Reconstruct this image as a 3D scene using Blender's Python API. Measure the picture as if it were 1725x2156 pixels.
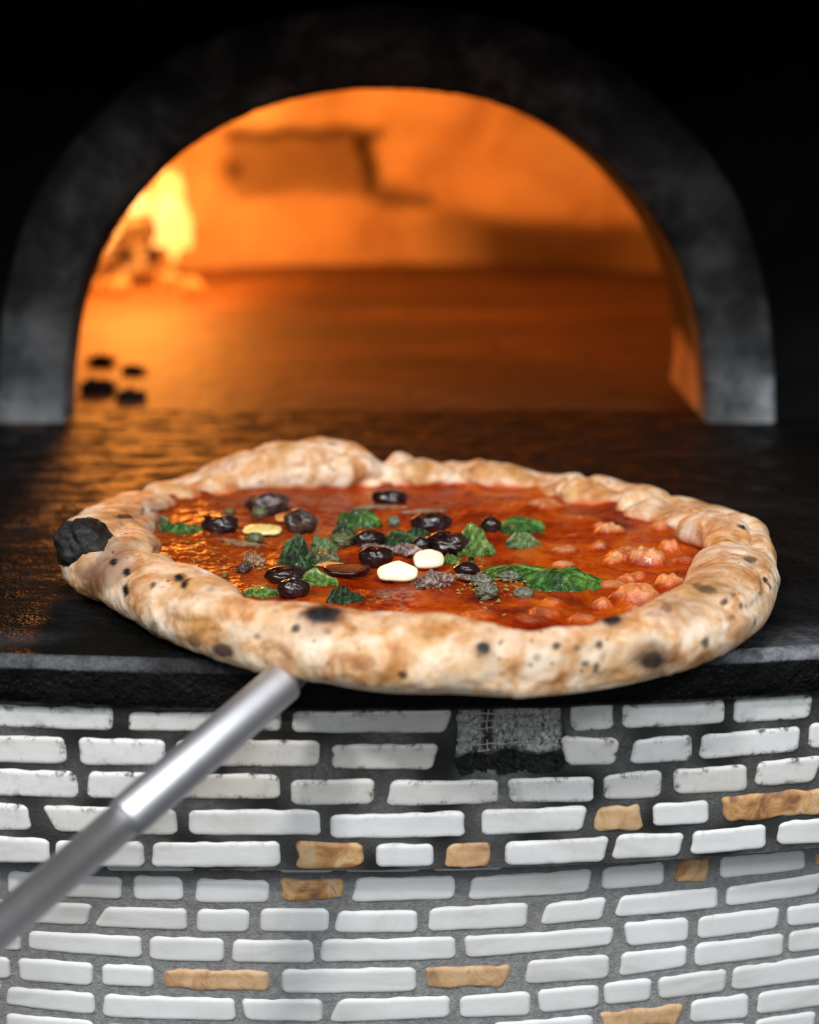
import bpy, bmesh, math, random
from mathutils import Vector, noise, Matrix
from mathutils.bvhtree import BVHTree

for o in list(bpy.data.objects):
    bpy.data.objects.remove(o)
sc = bpy.context.scene
COL = sc.collection
W, H = 1725, 2156
FPX = 3020.0
PITCH = math.radians(15)
CAM = Vector((0, -.6, .193))

# ------------------------------------------------------------------ camera
cd = bpy.data.cameras.new('camera')
cd.sensor_fit = 'VERTICAL'
cd.sensor_height = 36
cd.lens = FPX * 36 / H
cd.clip_start = .02
cam = bpy.data.objects.new('camera', cd)
COL.objects.link(cam)
cam.location = CAM
cam.rotation_euler = (math.pi / 2 - PITCH, 0, 0)
cd.dof.use_dof = True
cd.dof.focus_distance = .592
cd.dof.aperture_fstop = 5.0
cd.dof.aperture_blades = 0
sc.camera = cam

# ------------------------------------------------------------------ colour management
sc.view_settings.view_transform = 'Standard'
sc.view_settings.look = 'None'
sc.view_settings.gamma = 1
sc.view_settings.use_curve_mapping = False
sc.view_settings.exposure = 0.0
try:
    sc.cycles.use_denoising = True
    sc.cycles.max_bounces = 8
except Exception:
    pass

# ------------------------------------------------------------------ world and room lights
wd = bpy.data.worlds.new('world')
sc.world = wd
wd.use_nodes = True
wd.node_tree.nodes['Background'].inputs[0].default_value = (.9, .95, 1, 1)
wd.node_tree.nodes['Background'].inputs[1].default_value = .085


def area_light(name, loc, target, size, power, color, sy=None):
    l = bpy.data.lights.new(name, 'AREA')
    l.shape = 'RECTANGLE' if sy else 'DISK'
    l.size = size
    if sy:
        l.size_y = sy
    l.energy = power
    l.color = color
    o = bpy.data.objects.new(name, l)
    COL.objects.link(o)
    o.location = loc
    o.rotation_euler = (Vector(target) - Vector(loc)).to_track_quat('-Z', 'Y').to_euler()
    return o


area_light('room_lamp', (-.65, -1.15, 1.35), (0, -.05, 0), .16, 17, (1, .95, .90))
area_light('room_lamp', (.7, -1.5, 1.35), (0, -.1, -.05), 0.4, 18, (.92, .96, 1))
area_light('ceiling_light', (-.1, -1.0, 1.9), (0, -.15, 0), 1.3, 18, (.95, .97, 1))
area_light('front_fill', (0, -2.4, 1.25), (0, .1, 0), 1.3, 22, (.88, .94, 1), 1.2)  # added frontal fill, tall enough to brighten the feet of the mouth frame


# ------------------------------------------------------------------ maths helpers
AX_F = Vector((0, math.cos(PITCH), -math.sin(PITCH)))
AX_R = Vector((1, 0, 0))
AX_U = Vector((0, math.sin(PITCH), math.cos(PITCH)))


def ray(x, y):
    return AX_F + AX_R * ((x - W / 2) / FPX) - AX_U * ((y - H / 2) / FPX)


def on_z(x, y, z=0.0):
    d = ray(x, y)
    return CAM + d * ((z - CAM.z) / d.z)


def on_y(x, y, yy):
    d = ray(x, y)
    return CAM + d * ((yy - CAM.y) / d.y)


def on_curve(x, y, y0, xc, R):
    d = ray(x, y)
    a = d.x * d.x / (2 * R)
    b = 2 * d.x * (CAM.x - xc) / (2 * R) - d.y
    k = (CAM.x - xc) ** 2 / (2 * R) + y0 - CAM.y
    t = -k / b if abs(a) < 1e-12 else (-b - math.sqrt(max(b * b - 4 * a * k, 0))) / (2 * a)
    return CAM + d * t


def sstep(a, b, x):
    if a == b:
        return float(x > a)
    t = max(0.0, min(1.0, (x - a) / (b - a)))
    return t * t * (3 - 2 * t)


def nz(p, s, off=0.0):
    return noise.noise(Vector((p[0] * s + off, p[1] * s - off * .7, p[2] * s + off * .3)))


def lerp(a, b, t):
    return a + (b - a) * t


def mesh_obj(name, verts, faces, mats, parent=None, smooth=True, mi=None, attrs=None):
    me = bpy.data.meshes.new(name)
    me.from_pydata([tuple(v) for v in verts], [], faces)
    if not isinstance(mats, (list, tuple)):
        mats = [mats]
    for m in mats:
        me.materials.append(m)
    if mi:
        me.polygons.foreach_set('material_index', mi)
    me.polygons.foreach_set('use_smooth', [smooth] * len(me.polygons))
    for k, vals in (attrs or {}).items():
        a = me.attributes.new(k, 'FLOAT', 'POINT')
        a.data.foreach_set('value', vals)
    me.update()
    o = bpy.data.objects.new(name, me)
    COL.objects.link(o)
    if parent:
        o.parent = parent
    return o


def grid_faces(nu, nv, wu=False, wv=False, base=0, flip=False):
    f = []
    for i in range(nu if wu else nu - 1):
        for j in range(nv if wv else nv - 1):
            a = base + i * nv + j
            b = base + ((i + 1) % nu) * nv + j
            c = base + ((i + 1) % nu) * nv + (j + 1) % nv
            d = base + i * nv + (j + 1) % nv
            f.append((a, d, c, b) if flip else (a, b, c, d))
    return f


def tag(o, label=None, cat=None, group=None, kind=None):
    if label:
        o['label'] = label
    if cat:
        o['category'] = cat
    if group:
        o['group'] = group
    if kind:
        o['kind'] = kind
    return o


def empty(name, loc=(0, 0, 0)):
    o = bpy.data.objects.new(name, None)
    o.empty_display_size = .02
    COL.objects.link(o)
    o.location = loc
    return o


# ------------------------------------------------------------------ material helper
class MT:
    def __init__(s, name, rough=.5, spec=.5, **kw):
        s.m = bpy.data.materials.new(name)
        s.m.use_nodes = True
        s.t = s.m.node_tree
        s.b = s.t.nodes['Principled BSDF']
        s.b.inputs['Roughness'].default_value = rough
        s.b.inputs['Specular IOR Level'].default_value = spec
        for k, v in kw.items():
            s.b.inputs[k.replace('_', ' ')].default_value = v
        s.tc = s.t.nodes.new('ShaderNodeTexCoord').outputs['Object']

    def n(s, typ, **kw):
        x = s.t.nodes.new(typ)
        for k, v in kw.items():
            setattr(x, k, v)
        return x

    def link(s, a, b):
        s.t.links.new(a, b)

    def put(s, sock, v):
        if isinstance(v, bpy.types.NodeSocket):
            s.link(v, sock)
        else:
            if sock.type == 'RGBA' and len(v) == 3:
                v = tuple(v) + (1,)
            sock.default_value = v

    def noise(s, scale, detail=4, rough=.55, dist=0, vec=None, stretch=None):
        x = s.n('ShaderNodeTexNoise')
        x.inputs['Scale'].default_value = scale
        x.inputs['Detail'].default_value = detail
        x.inputs['Roughness'].default_value = rough
        x.inputs['Distortion'].default_value = dist
        v = vec or s.tc
        if stretch:
            mp = s.n('ShaderNodeMapping')
            mp.inputs['Scale'].default_value = stretch
            s.link(v, mp.inputs[0])
            v = mp.outputs[0]
        s.link(v, x.inputs['Vector'])
        return x.outputs['Fac']

    def voro(s, scale, feature='F1', rnd=1, vec=None):
        x = s.n('ShaderNodeTexVoronoi', feature=feature)
        x.inputs['Scale'].default_value = scale
        x.inputs['Randomness'].default_value = rnd
        s.link(vec or s.tc, x.inputs['Vector'])
        return x.outputs['Distance']

    def attr(s, name):
        x = s.n('ShaderNodeAttribute')
        x.attribute_name = name
        return x.outputs['Fac']

    def ramp(s, fac, stops, const=False):
        x = s.n('ShaderNodeValToRGB')
        cr = x.color_ramp
        while len(cr.elements) < len(stops):
            cr.elements.new(.5)
        for e, (p, c) in zip(cr.elements, stops):
            e.position = p
            if isinstance(c, (int, float)):
                c = (c, c, c)
            e.color = tuple(c) + (1,)
        s.link(fac, x.inputs[0])
        return x.outputs[0]

    def mix(s, f, a, b, mode='MIX'):
        x = s.n('ShaderNodeMix', data_type='RGBA', blend_type=mode)
        s.put(x.inputs[0], f)
        s.put(x.inputs[6], a)
        s.put(x.inputs[7], b)
        return x.outputs[2]

    def math(s, op, a, b=0.0, clamp=False):
        x = s.n('ShaderNodeMath', operation=op, use_clamp=clamp)
        s.put(x.inputs[0], a)
        s.put(x.inputs[1], b)
        return x.outputs[0]

    def sep(s):
        x = s.n('ShaderNodeSeparateXYZ')
        s.link(s.tc, x.inputs[0])
        return x.outputs

    def color(s, v):
        s.put(s.b.inputs['Base Color'], v)
        return s

    def rough(s, v):
        s.put(s.b.inputs['Roughness'], v)
        return s

    def bump(s, h, strength=.5, dist=.001):
        x = s.n('ShaderNodeBump')
        x.inputs['Strength'].default_value = strength
        x.inputs['Distance'].default_value = dist
        s.put(x.inputs['Height'], h)
        s.link(x.outputs[0], s.b.inputs['Normal'])
        return s


def hexc(r, g, b):
    f = lambda c: (c / 255 / 12.92) if c <= 10 else ((c / 255 + .055) / 1.055) ** 2.4
    return (f(r), f(g), f(b))


# ---- materials
def m_marble():
    k = MT('white_marble', .38, .4)
    n1 = k.noise(28, 5, .6, .8, stretch=(.5, 1, 1.6))
    base = k.ramp(n1, [(.3, (.56, .56, .53)), (.5, (.72, .73, .72)), (.7, (.80, .81, .82))])
    tint = k.attr('tint')
    base = k.mix(tint, base, (.60, .565, .51))
    v = k.ramp(k.noise(16, 6, .7, 1.6, stretch=(2.2, 1, .7)), [(.0, 0), (.62, 0), (.72, 1), (1, 1)])
    vs = k.math('MULTIPLY', v, k.attr('vein'))
    base = k.mix(vs, base, (.42, .33, .23))
    g = k.ramp(k.noise(190, 5, .75), [(.0, 0), (.52, 0), (.64, 1), (1, 1)])
    gs = k.math('MULTIPLY', g, k.attr('grime'))
    base = k.mix(gs, base, (.06, .055, .04))
    k.color(base)
    k.bump(k.noise(240, 3), .25, .0006)
    return k.m


def m_amber():
    k = MT('amber_stone', .5, .35)
    c = k.ramp(k.noise(75, 6, .65, 1.2), [(.33, (.15, .06, .03)), (.42, (.40, .17, .05)), (.5, (.56, .31, .12)), (.6, (.60, .42, .24)), (.68, (.34, .13, .07))])
    k.color(k.mix(k.attr('tint'), c, (.60, .42, .26)))
    k.bump(k.noise(200, 4), .5, .001)
    return k.m


def m_grout():
    k = MT('grey_grout', .85, .2)
    c = k.ramp(k.noise(420, 3, .7), [(.3, (.11, .11, .105)), (.55, (.20, .20, .195)), (.75, (.32, .32, .31))])
    c2 = k.ramp(k.noise(380, 3, .7), [(.3, (.20, .20, .195)), (.6, (.32, .32, .32)), (.8, (.45, .45, .44))])
    lo = k.attr('clean')
    c = k.mix(lo, c, c2)
    dirt_shade = k.math('MULTIPLY', k.attr('dirt_shade'), 1.0)
    c = k.mix(dirt_shade, c, (.018, .019, .017))
    k.color(c)
    k.bump(k.noise(900, 4, .7), .8, .0012)
    return k.m


def m_mortar():
    k = MT('crumbly_mortar', .9, .2)
    n = k.noise(420, 5, .75, .6)
    c = k.ramp(n, [(.34, (.015, .015, .015)), (.45, (.32, .32, .30)), (.55, (.72, .72, .70)), (.8, (.88, .88, .86))])
    d = k.ramp(k.noise(700, 4, .8), [(.4, (.006, .006, .006)), (.62, (.035, .037, .035)), (.8, (.22, .23, .22))])
    k.color(k.mix(k.attr('dark'), c, d))
    k.bump(n, 1, .002)
    return k.m


def m_granite():
    k = MT('black_granite', .4, .06)
    n = k.noise(1100, 3, .8)
    c = k.ramp(n, [(.3, (.0025, .0025, .002)), (.62, (.006, .006, .0055)), (.74, (.02, .021, .022)), (.86, (.06, .06, .064))])
    n2 = k.noise(17, 5, .6, .5)
    c = k.mix(k.ramp(n2, [(.5, 0), (.75, .5)]), c, (.02, .02, .021))
    edge_shine = k.math('MULTIPLY', k.attr('edge_shine'), k.ramp(k.noise(160, 5, .7), [(.3, .25), (.6, 1)]))
    c = k.mix(edge_shine, c, (.21, .22, .24))
    k.color(c)
    k.rough(k.ramp(k.noise(48, 5, .7, stretch=(.7, 1.5, 1)), [(.44, .70), (.60, .20)]))
    hb = k.math('ADD', k.math('MULTIPLY', k.noise(85, 4, .6), 1.3), k.math('MULTIPLY', k.noise(600, 2), .35))
    k.bump(hb, .9, .0042)
    return k.m


def m_iron(name='dark_iron'):
    k = MT(name, .55, .4, Metallic=.2)
    n = k.noise(24, 7, .68, .5)
    c = k.ramp(n, [(.32, (.012, .012, .011)), (.48, (.035, .034, .033)), (.6, (.10, .098, .095)), (.75, (.22, .21, .21))])
    k.color(k.mix(k.math('MULTIPLY', k.attr('foot_light_ash'), k.ramp(k.noise(45, 5, .7), [(.36, .15), (.6, 1)])), c, (.52, .54, .56)))
    k.rough(k.ramp(n, [(.3, .7), (.7, .42)]))
    k.bump(k.noise(120, 4), .3, .001)
    return k.m


def m_soot():
    k = MT('sooty_black_plaster', .85, .15)
    k.color(k.ramp(k.noise(14, 5, .65), [(.4, (.0012, .0012, .001)), (.6, (.004, .0045, .003)), (.8, (.010, .011, .007))]))
    k.bump(k.noise(60, 4), .4, .002)
    return k.m


def m_dome():
    k = MT('oven_brick', .8, .2)
    c = k.ramp(k.noise(7, 5, .6, .4), [(.3, (.40, .27, .18)), (.5, (.66, .50, .37)), (.7, (.82, .68, .54))])
    c = k.mix(k.attr('soot'), c, (.022, .010, .006))
    k.color(c)
    k.bump(k.noise(25, 4), .5, .006)
    return k.m


def m_floor():
    k = MT('oven_hearth', .6, .35)
    c = k.ramp(k.noise(9, 6, .65, .6, stretch=(.8, 1.6, 1)), [(.3, (.11, .045, .022)), (.5, (.24, .11, .05)), (.7, (.40, .21, .11))])
    br = k.n('ShaderNodeTexBrick')
    k.link(k.tc, br.inputs['Vector'])
    br.inputs['Scale'].default_value = 3.2
    br.inputs['Mortar Size'].default_value = .012
    br.inputs['Color1'].default_value = (1, 1, 1, 1)
    br.inputs['Color2'].default_value = (.75, .75, .75, 1)
    br.inputs['Mortar'].default_value = (.25, .25, .25, 1)
    c = k.mix(.8, c, br.outputs['Color'], 'MULTIPLY')
    c = k.mix(k.attr('soot'), c, (.018, .006, .003))
    k.color(c)
    k.bump(k.noise(60, 4), .5, .003)
    return k.m


def m_crust():
    k = MT('baked_dough', .62, .3, Subsurface_Weight=.08, Subsurface_Scale=.004)
    k.b.inputs['Subsurface Radius'].default_value = (1, .5, .25)
    n = k.noise(70, 6, .62, .5)
    base = k.ramp(n, [(.30, (.32, .13, .05)), (.39, (.55, .29, .13)), (.47, (.76, .52, .31)), (.55, (.88, .72, .53)), (.68, (.94, .84, .71))])
    t = k.math('MULTIPLY', k.attr('toast'), k.ramp(k.noise(95, 5, .7, .8), [(.3, 1), (.5, .62), (.68, .12)]))
    base = k.mix(t, base, k.ramp(k.noise(160, 4), [(.3, (.34, .085, .018)), (.6, (.68, .27, .06))]))
    y = k.ramp(k.noise(42, 3, .5, .3), [(.55, 0), (.66, 1)])
    base = k.mix(k.math('MULTIPLY', y, .5), base, (.55, .27, .06))
    # rosy scorched blotches
    s = k.ramp(k.noise(120, 4, .6, .4), [(.58, 0), (.70, 1)])
    base = k.mix(k.math('MULTIPLY', s, .6), base, (.34, .15, .085))
    fr = k.ramp(k.voro(210), [(.10, 1), (.20, 0)])
    fm = k.ramp(k.noise(36, 2), [(.50, 0), (.62, 1)])
    base = k.mix(k.math('MULTIPLY', k.math('MULTIPLY', fr, fm), .85), base, (.09, .035, .018))
    sa = k.attr('saucy')
    base = k.mix(sa, base, (.56, .115, .016))
    base = k.mix(k.attr('brown'), base, (.17, .07, .035))
    ch = k.attr('char')
    base = k.mix(ch, base, k.ramp(k.noise(300, 4), [(.4, (.006, .005, .005)), (.7, (.035, .028, .025))]))
    k.color(base)
    hb = k.math('ADD', k.math('MULTIPLY', k.noise(160, 4), 1.0), k.math('MULTIPLY', k.noise(700, 3), .25))
    k.bump(hb, .5, .0014)
    return k.m


def m_sauce():
    k = MT('tomato_sauce', .3, .36, Coat_Weight=.16, Coat_Roughness=.12)
    n = k.noise(30, 7, .68, .9)
    c = k.ramp(n, [(.34, (.09, .004, .0005)), (.45, (.25, .017, .001)), (.55, (.43, .050, .002)), (.68, (.56, .12, .008))])
    c = k.mix(k.attr('oily'), c, k.ramp(k.noise(120, 5, .7, 1.5, stretch=(.5, 1.8, 1)), [(.3, (.06, .004, .001)), (.5, (.22, .025, .002)), (.72, (.44, .11, .012))]))
    c = k.mix(k.attr('dough'), c, k.ramp(k.noise(160, 4, .6), [(.35, (.70, .24, .06)), (.6, (.83, .46, .22)), (.8, (.9, .66, .45))]))
    k.color(c)
    k.rough(k.ramp(k.noise(50, 3), [(.3, .14), (.7, .34)]))
    hb = k.math('ADD', k.noise(190, 5, .65), k.math('MULTIPLY', k.noise(650, 2), .5))
    k.bump(hb, .7, .0016)
    return k.m


def m_olive(name, stops, rough=.22):
    k = MT(name, rough, .5, Coat_Weight=.25, Coat_Roughness=.12)
    k.color(k.ramp(k.noise(170, 4, .6, .3), stops))
    k.bump(k.noise(500, 4), .45, .0007)
    return k.m


def m_leaf(name, a, b, c):
    k = MT(name, .26, .5, Coat_Weight=.3, Coat_Roughness=.08)
    col = k.ramp(k.noise(190, 5, .7, 1.0), [(.36, a), (.52, b), (.68, c)])
    col = k.mix(k.attr('rib'), col, tuple(min(1, x * 1.5 + .12) for x in c))
    k.color(col)
    k.bump(k.noise(330, 5, .7), 1.0, .0022)
    return k.m


def m_simple(name, stops, scale=100, rough=.4, spec=.5, bump=.4, bd=.001, **kw):
    k = MT(name, rough, spec, **kw)
    k.color(k.ramp(k.noise(scale, 5, .65, .5), stops))
    if bump:
        k.bump(k.noise(scale * 3, 4), bump, bd)
    return k.m


def m_emit(name, stops, strength, scale=20):
    k = MT(name)
    c = k.ramp(k.noise(scale, 4, .6), stops)
    k.color((0, 0, 0))
    k.put(k.b.inputs['Emission Color'], c)
    k.b.inputs['Emission Strength'].default_value = strength
    return k.m


M = dict(marble=m_marble(), amber=m_amber(), grout=m_grout(), mortar=m_mortar(), granite=m_granite(), iron=m_iron(),
         soot=m_soot(), dome=m_dome(), hearth=m_floor(), crust=m_crust(), sauce=m_sauce())
M['olive'] = m_olive('black_olive', [(.3, (.006, .003, .003)), (.6, (.022, .010, .010)), (.8, (.06, .03, .03))])
M['olive_brown'] = m_olive('brown_olive', [(.3, (.018, .009, .007)), (.5, (.05, .028, .024)), (.75, (.14, .085, .07))], .34)
M['leaf_bright'] = m_leaf('bright_basil', (.004, .024, .002), (.022, .10, .006), (.13, .32, .03))
M['leaf_dark'] = m_leaf('dark_basil', (.001, .006, .001), (.007, .030, .004), (.045, .16, .022))
M['leaf_pale'] = m_leaf('pale_basil', (.035, .08, .018), (.12, .20, .06), (.36, .42, .22))
M['leaf_lime'] = m_leaf('lime_basil', (.015, .05, .004), (.09, .20, .02), (.28, .40, .10))
M['leaf_olive'] = m_leaf('browned_basil', (.018, .022, .005), (.08, .085, .025), (.26, .24, .11))
M['garlic'] = m_simple('garlic', [(.3, (.78, .72, .42)), (.6, (.86, .84, .64)), (.8, (.9, .88, .74))], 120, .35, .5, .2, .0005, Subsurface_Weight=.15, Subsurface_Scale=.003)
M['garlic_yellow'] = m_simple('yellow_garlic', [(.35, (.72, .50, .08)), (.65, (.86, .78, .40))], 120, .3, .5, .2, .0005)
M['garlic_sauced'] = m_simple('sauced_garlic', [(.35, (.60, .19, .03)), (.65, (.76, .36, .12))], 90, .3, .5, .2, .0005)
M['caper'] = m_simple('caper', [(.3, (.05, .055, .018)), (.6, (.12, .13, .05)), (.8, (.24, .24, .12))], 240, .35, .5, .6, .0008)
M['caper_grey'] = m_simple('grey_caper', [(.3, (.05, .055, .035)), (.55, (.16, .17, .11)), (.75, (.40, .40, .32))], 260, .25, .6, .8, .0012)
M['anchovy'] = m_simple('anchovy', [(.34, (.035, .02, .02)), (.48, (.17, .10, .085)), (.60, (.40, .29, .26)), (.75, (.70, .62, .58))], 220, .26, .6, .8, .0012)
M['anchovy_brown'] = m_simple('brown_anchovy', [(.3, (.14, .065, .03)), (.6, (.30, .18, .10)), (.8, (.42, .30, .19))], 120, .35, .5, .6, .001)
M['steel'] = m_simple('brushed_steel', [(.3, (.60, .60, .63)), (.7, (.72, .72, .75))], 60, .5, .5, .05, .0003, Metallic=1.0)
M['collar'] = m_simple('dull_steel', [(.3, (.16, .14, .13)), (.7, (.30, .28, .27))], 60, .42, .5, .1, .0003, Metallic=.9)
M['blade'] = m_simple('peel_aluminium', [(.3, (.12, .12, .12)), (.7, (.2, .2, .2))], 60, .45, .5, .1, .0003, Metallic=.9)
M['strand'] = m_simple('fibreglass', [(.3, (.30, .30, .26)), (.7, (.55, .55, .48))], 300, .7, .3, .2)
M['herb'] = m_simple('dried_oregano', [(.3, (.12, .06, .015)), (.5, (.34, .22, .05)), (.7, (.22, .26, .06))], 400, .6, .3, .2)
M['log'] = m_emit('smouldering_log', [(.42, (.02, .002, .0005)), (.55, (.6, .13, .015)), (.7, (1, .36, .06))], 1.6, 40)
M['charcoal'] = m_simple('charcoal', [(.3, (.008, .006, .005)), (.7, (.04, .03, .025))], 60, .8, .2, .8, .004)
M['flame'] = m_emit('flame', [(.35, (1, .27, .03)), (.6, (1, .42, .10)), (.75, (1, .55, .25))], 3.0, 14)
M['ember'] = m_emit('ember', [(.4, (.25, .02, .001)), (.55, (1, .22, .02)), (.7, (1, .38, .06))], 1.8, 60)
M['stain'] = m_simple('rust_stain', [(.3, (.10, .05, .01)), (.6, (.22, .12, .03)), (.8, (.4, .16, .03))], 200, .7, .3, .4)

# ================================================================== COUNTER
SLAB = (-.099, -.03, 1.05)        # front edge: y at the middle, x of the middle, radius
UP = (-.093, -.03, 1.03)          # upper tiled band
LO = (-.081, -.04, .77)           # lower tiled wall, set back under the band
ZSEAM = -.0885
SLAB_T = .0195


def ycurve(s, x):
    return s[0] + (x - s[1]) ** 2 / (2 * s[2])


def build_counter():
    xs = [-.75 + 1.5 * i / 300 for i in range(301)]
    prof = []            # (distance behind the front edge, z)
    r = .0045
    for k in range(9):
        a = math.pi / 2 * k / 8
        prof.append((r - r * math.sin(a), -r + r * math.cos(a)))
    prof = prof[::-1]
    prof = [(.05, -SLAB_T), (.002, -SLAB_T), (0, -SLAB_T + .002), (0, -.012)] + prof
    back = .40
    V, A = [], []
    nb = 60
    for x in xs:
        yf = ycurve(SLAB, x)
        for (d, z) in prof:
            V.append((x, yf + d, z + .0004 * nz((x, d, z), 60)))
            w = sstep(-.0045, -.0035, z)
            A.append(min(1, w * (.10 + .38 * sstep(-.09, -.11, x) + .9 * sstep(.11, .14, x))))  # pale bevel highlight painted into the edge colour, strongest at both ends
        y0 = yf + r
        for k in range(1, nb + 1):
            t = (k / nb) ** 1.5
            y = y0 + (back - y0) * t
            V.append((x, y, .0004 * nz((x, y, 0), 30)))
            A.append(.42 * sstep(.03, .0, y - y0) * max(sstep(-.09, -.16, x), sstep(.12, .16, x)) * sstep(.2, .55, .5 + nz((x, y, 3), 18)))  # lit grey strip behind the edge, painted in at both ends
    nv = len(prof) + nb
    o = mesh_obj('countertop', V, grid_faces(len(xs), nv, flip=False), M['granite'], None, True, None, {'edge_shine': A})
    return tag(o, 'black stone counter slab with curved, highlight-tinted front edge in front of the oven mouth', 'counter')


build_counter()

# ================================================================== TILED WALL
CR = dict(A=(0, 1450), B=(560, 1450), C=(1125, 1450), D=(0, 1800), E=(560, 1800), F=(1125, 1800))
T = """
A -60 95 690 112 685 262 -60 230 m
A 780 140 1700 132 1708 262 768 260 m
B 160 130 1135 115 1090 272 155 268 g
C 215 88 478 72 485 250 225 265 m
C 528 88 1155 55 1155 215 528 248 m
C 1210 62 1695 28 1670 185 1200 215 m
C 1740 25 1900 15 1900 165 1735 180 m
A -60 278 395 288 412 462 -60 450 m
A 470 292 1005 305 1010 470 485 470 m
B -545 305 335 308 320 478 -560 472 g
B 392 335 1052 330 1010 497 395 490 g
C 155 283 525 300 495 465 190 470 g
C 605 305 960 275 955 440 568 465 m
C 1015 272 1618 222 1605 385 990 435 m
C 1670 205 1800 195 1800 362 1650 370 m
A -60 480 460 497 485 668 -60 652 m
A 530 500 930 505 920 672 522 668 m
A 985 507 1690 515 1705 672 975 670 g
B 150 548 660 540 655 705 148 712 g
B 755 555 1412 545 1408 700 725 715 m
C -174 540 362 528 365 690 -145 695 m
C 415 520 778 482 770 665 415 680 m
C 835 490 1298 452 1290 625 850 645 m
C 1345 440 1760 400 1690 572 1335 598 m
A -60 690 165 695 202 860 -60 862 m
A 240 700 1065 725 1080 895 340 872 m
B -475 730 328 728 340 892 -465 890 v
B 385 760 1205 738 1212 900 388 912 w
C -320 728 332 708 290 865 -325 893 w
C 378 718 650 698 665 858 358 868 a
C 715 692 1058 672 1062 822 718 838 w
C 1120 650 1780 596 1780 760 1160 812 b
A -60 888 300 903 310 1062 -60 1055 v
A 330 912 870 925 878 1088 330 1070 w
A 925 925 1700 920 1700 1085 915 1085 w
B 170 925 605 928 600 1090 190 1095 b
B 660 938 1020 935 1018 1082 665 1085 w
B 1100 935 1375 928 1335 1090 1075 1092 a
C -180 928 462 890 425 1050 -178 1078 w
C 500 880 918 868 875 1020 460 1042 w
C 960 862 1410 812 1405 970 942 1012 w
C 1475 805 1800 775 1800 940 1470 950 w
B 75 985 420 985 420 1118 75 1118 L
B 465 985 940 982 940 1112 465 1114 L
B 1000 980 1440 970 1440 1100 1002 1110 L
A 640 975 1185 980 1185 1110 640 1108 L
A 1250 980 1640 985 1640 1106 1250 1105 A
D -40 90 5 90 5 205 -40 205 L
D 45 92 330 110 330 260 40 240 L
D 370 118 742 135 738 272 370 258 L
D 803 122 1108 130 1113 280 808 275 L
D 1185 140 1630 150 1632 295 1180 292 L
E 68 143 468 140 470 268 108 290 B
E 545 135 1148 122 1145 270 512 290 L
F -374 130 360 82 330 232 -412 278 L
F 415 75 792 42 785 185 402 218 L
F 880 25 1068 10 1048 158 836 180 B
F 1130 12 1640 -30 1648 90 1118 150 L
F 1705 -10 1800 -15 1800 70 1700 75 B
D -60 265 568 292 528 430 -60 405 L
D 640 308 1135 322 1138 462 562 438 L
D 1188 325 1512 325 1510 472 1185 470 W
E -35 320 385 320 380 470 -45 470 W
E 435 335 922 330 918 475 408 475 W
E 985 318 1595 282 1582 440 975 468 W
F 82 288 445 252 410 395 25 430 W
F 520 245 1115 190 1118 325 480 385 W
F 1165 190 1760 105 1715 240 1158 318 W
D -60 470 128 490 130 585 -60 575 L
D 175 455 860 490 862 630 170 575 V
D 905 490 1360 502 1358 655 900 640 W
E -202 510 285 512 298 660 -208 655 W
E 335 508 1150 490 1152 632 325 655 W
F -429 490 490 428 470 550 -415 628 W
F 540 405 935 378 938 522 560 558 W
F 990 370 1492 310 1475 450 985 515 V
F 1530 310 1800 280 1800 410 1535 440 W
D -60 608 60 618 70 758 -60 752 W
D 102 618 568 650 560 798 120 765 W
D 612 658 938 670 935 808 612 792 W
D 1000 685 1625 700 1640 832 992 805 A
E 88 690 912 675 915 830 92 842 W
E 965 680 1502 658 1432 803 960 815 A
F -39 635 460 598 455 750 -62 790 W
F 530 590 930 545 925 680 508 742 W
F 975 535 1518 470 1510 610 968 682 W
F 1540 465 1800 430 1800 565 1535 600 V
D -60 770 12 782 5 830 -60 820 W
D 40 795 575 832 578 972 30 910 W
D 628 838 1428 865 1428 1008 618 985 W
E -155 868 342 872 345 1015 -125 1005 W
E 440 870 1118 848 1115 985 372 1020 W
E 1170 850 1608 822 1605 975 1172 992 V
F 12 815 395 780 395 925 30 962 V
F 415 772 720 742 705 885 428 915 W
F 748 740 1168 682 1162 828 752 880 W
F 1200 680 1800 590 1800 745 1192 825 V
D 35 955 570 1000 570 1130 35 1090 W
D 630 1020 1130 1028 1130 1160 630 1150 W
D 1180 1035 1700 1045 1700 1170 1180 1165 W
E 130 1045 450 1045 440 1165 130 1165 W
E 500 1040 1320 1020 1320 1150 500 1165 W
F -254 1012 360 965 360 1110 -254 1150 W
F 395 960 915 895 865 1030 410 1060 A
F 945 880 1303 835 1300 990 938 1022 W
F 1348 832 1800 770 1800 905 1345 972 V
F 800 1050 1290 1010 1290 1150 800 1180 W
F 1335 995 1710 940 1695 1090 1335 1130 W
F 1745 930 1900 915 1900 1060 1745 1080 W
D -60 1120 560 1160 560 1280 -60 1240 W
"""


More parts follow.
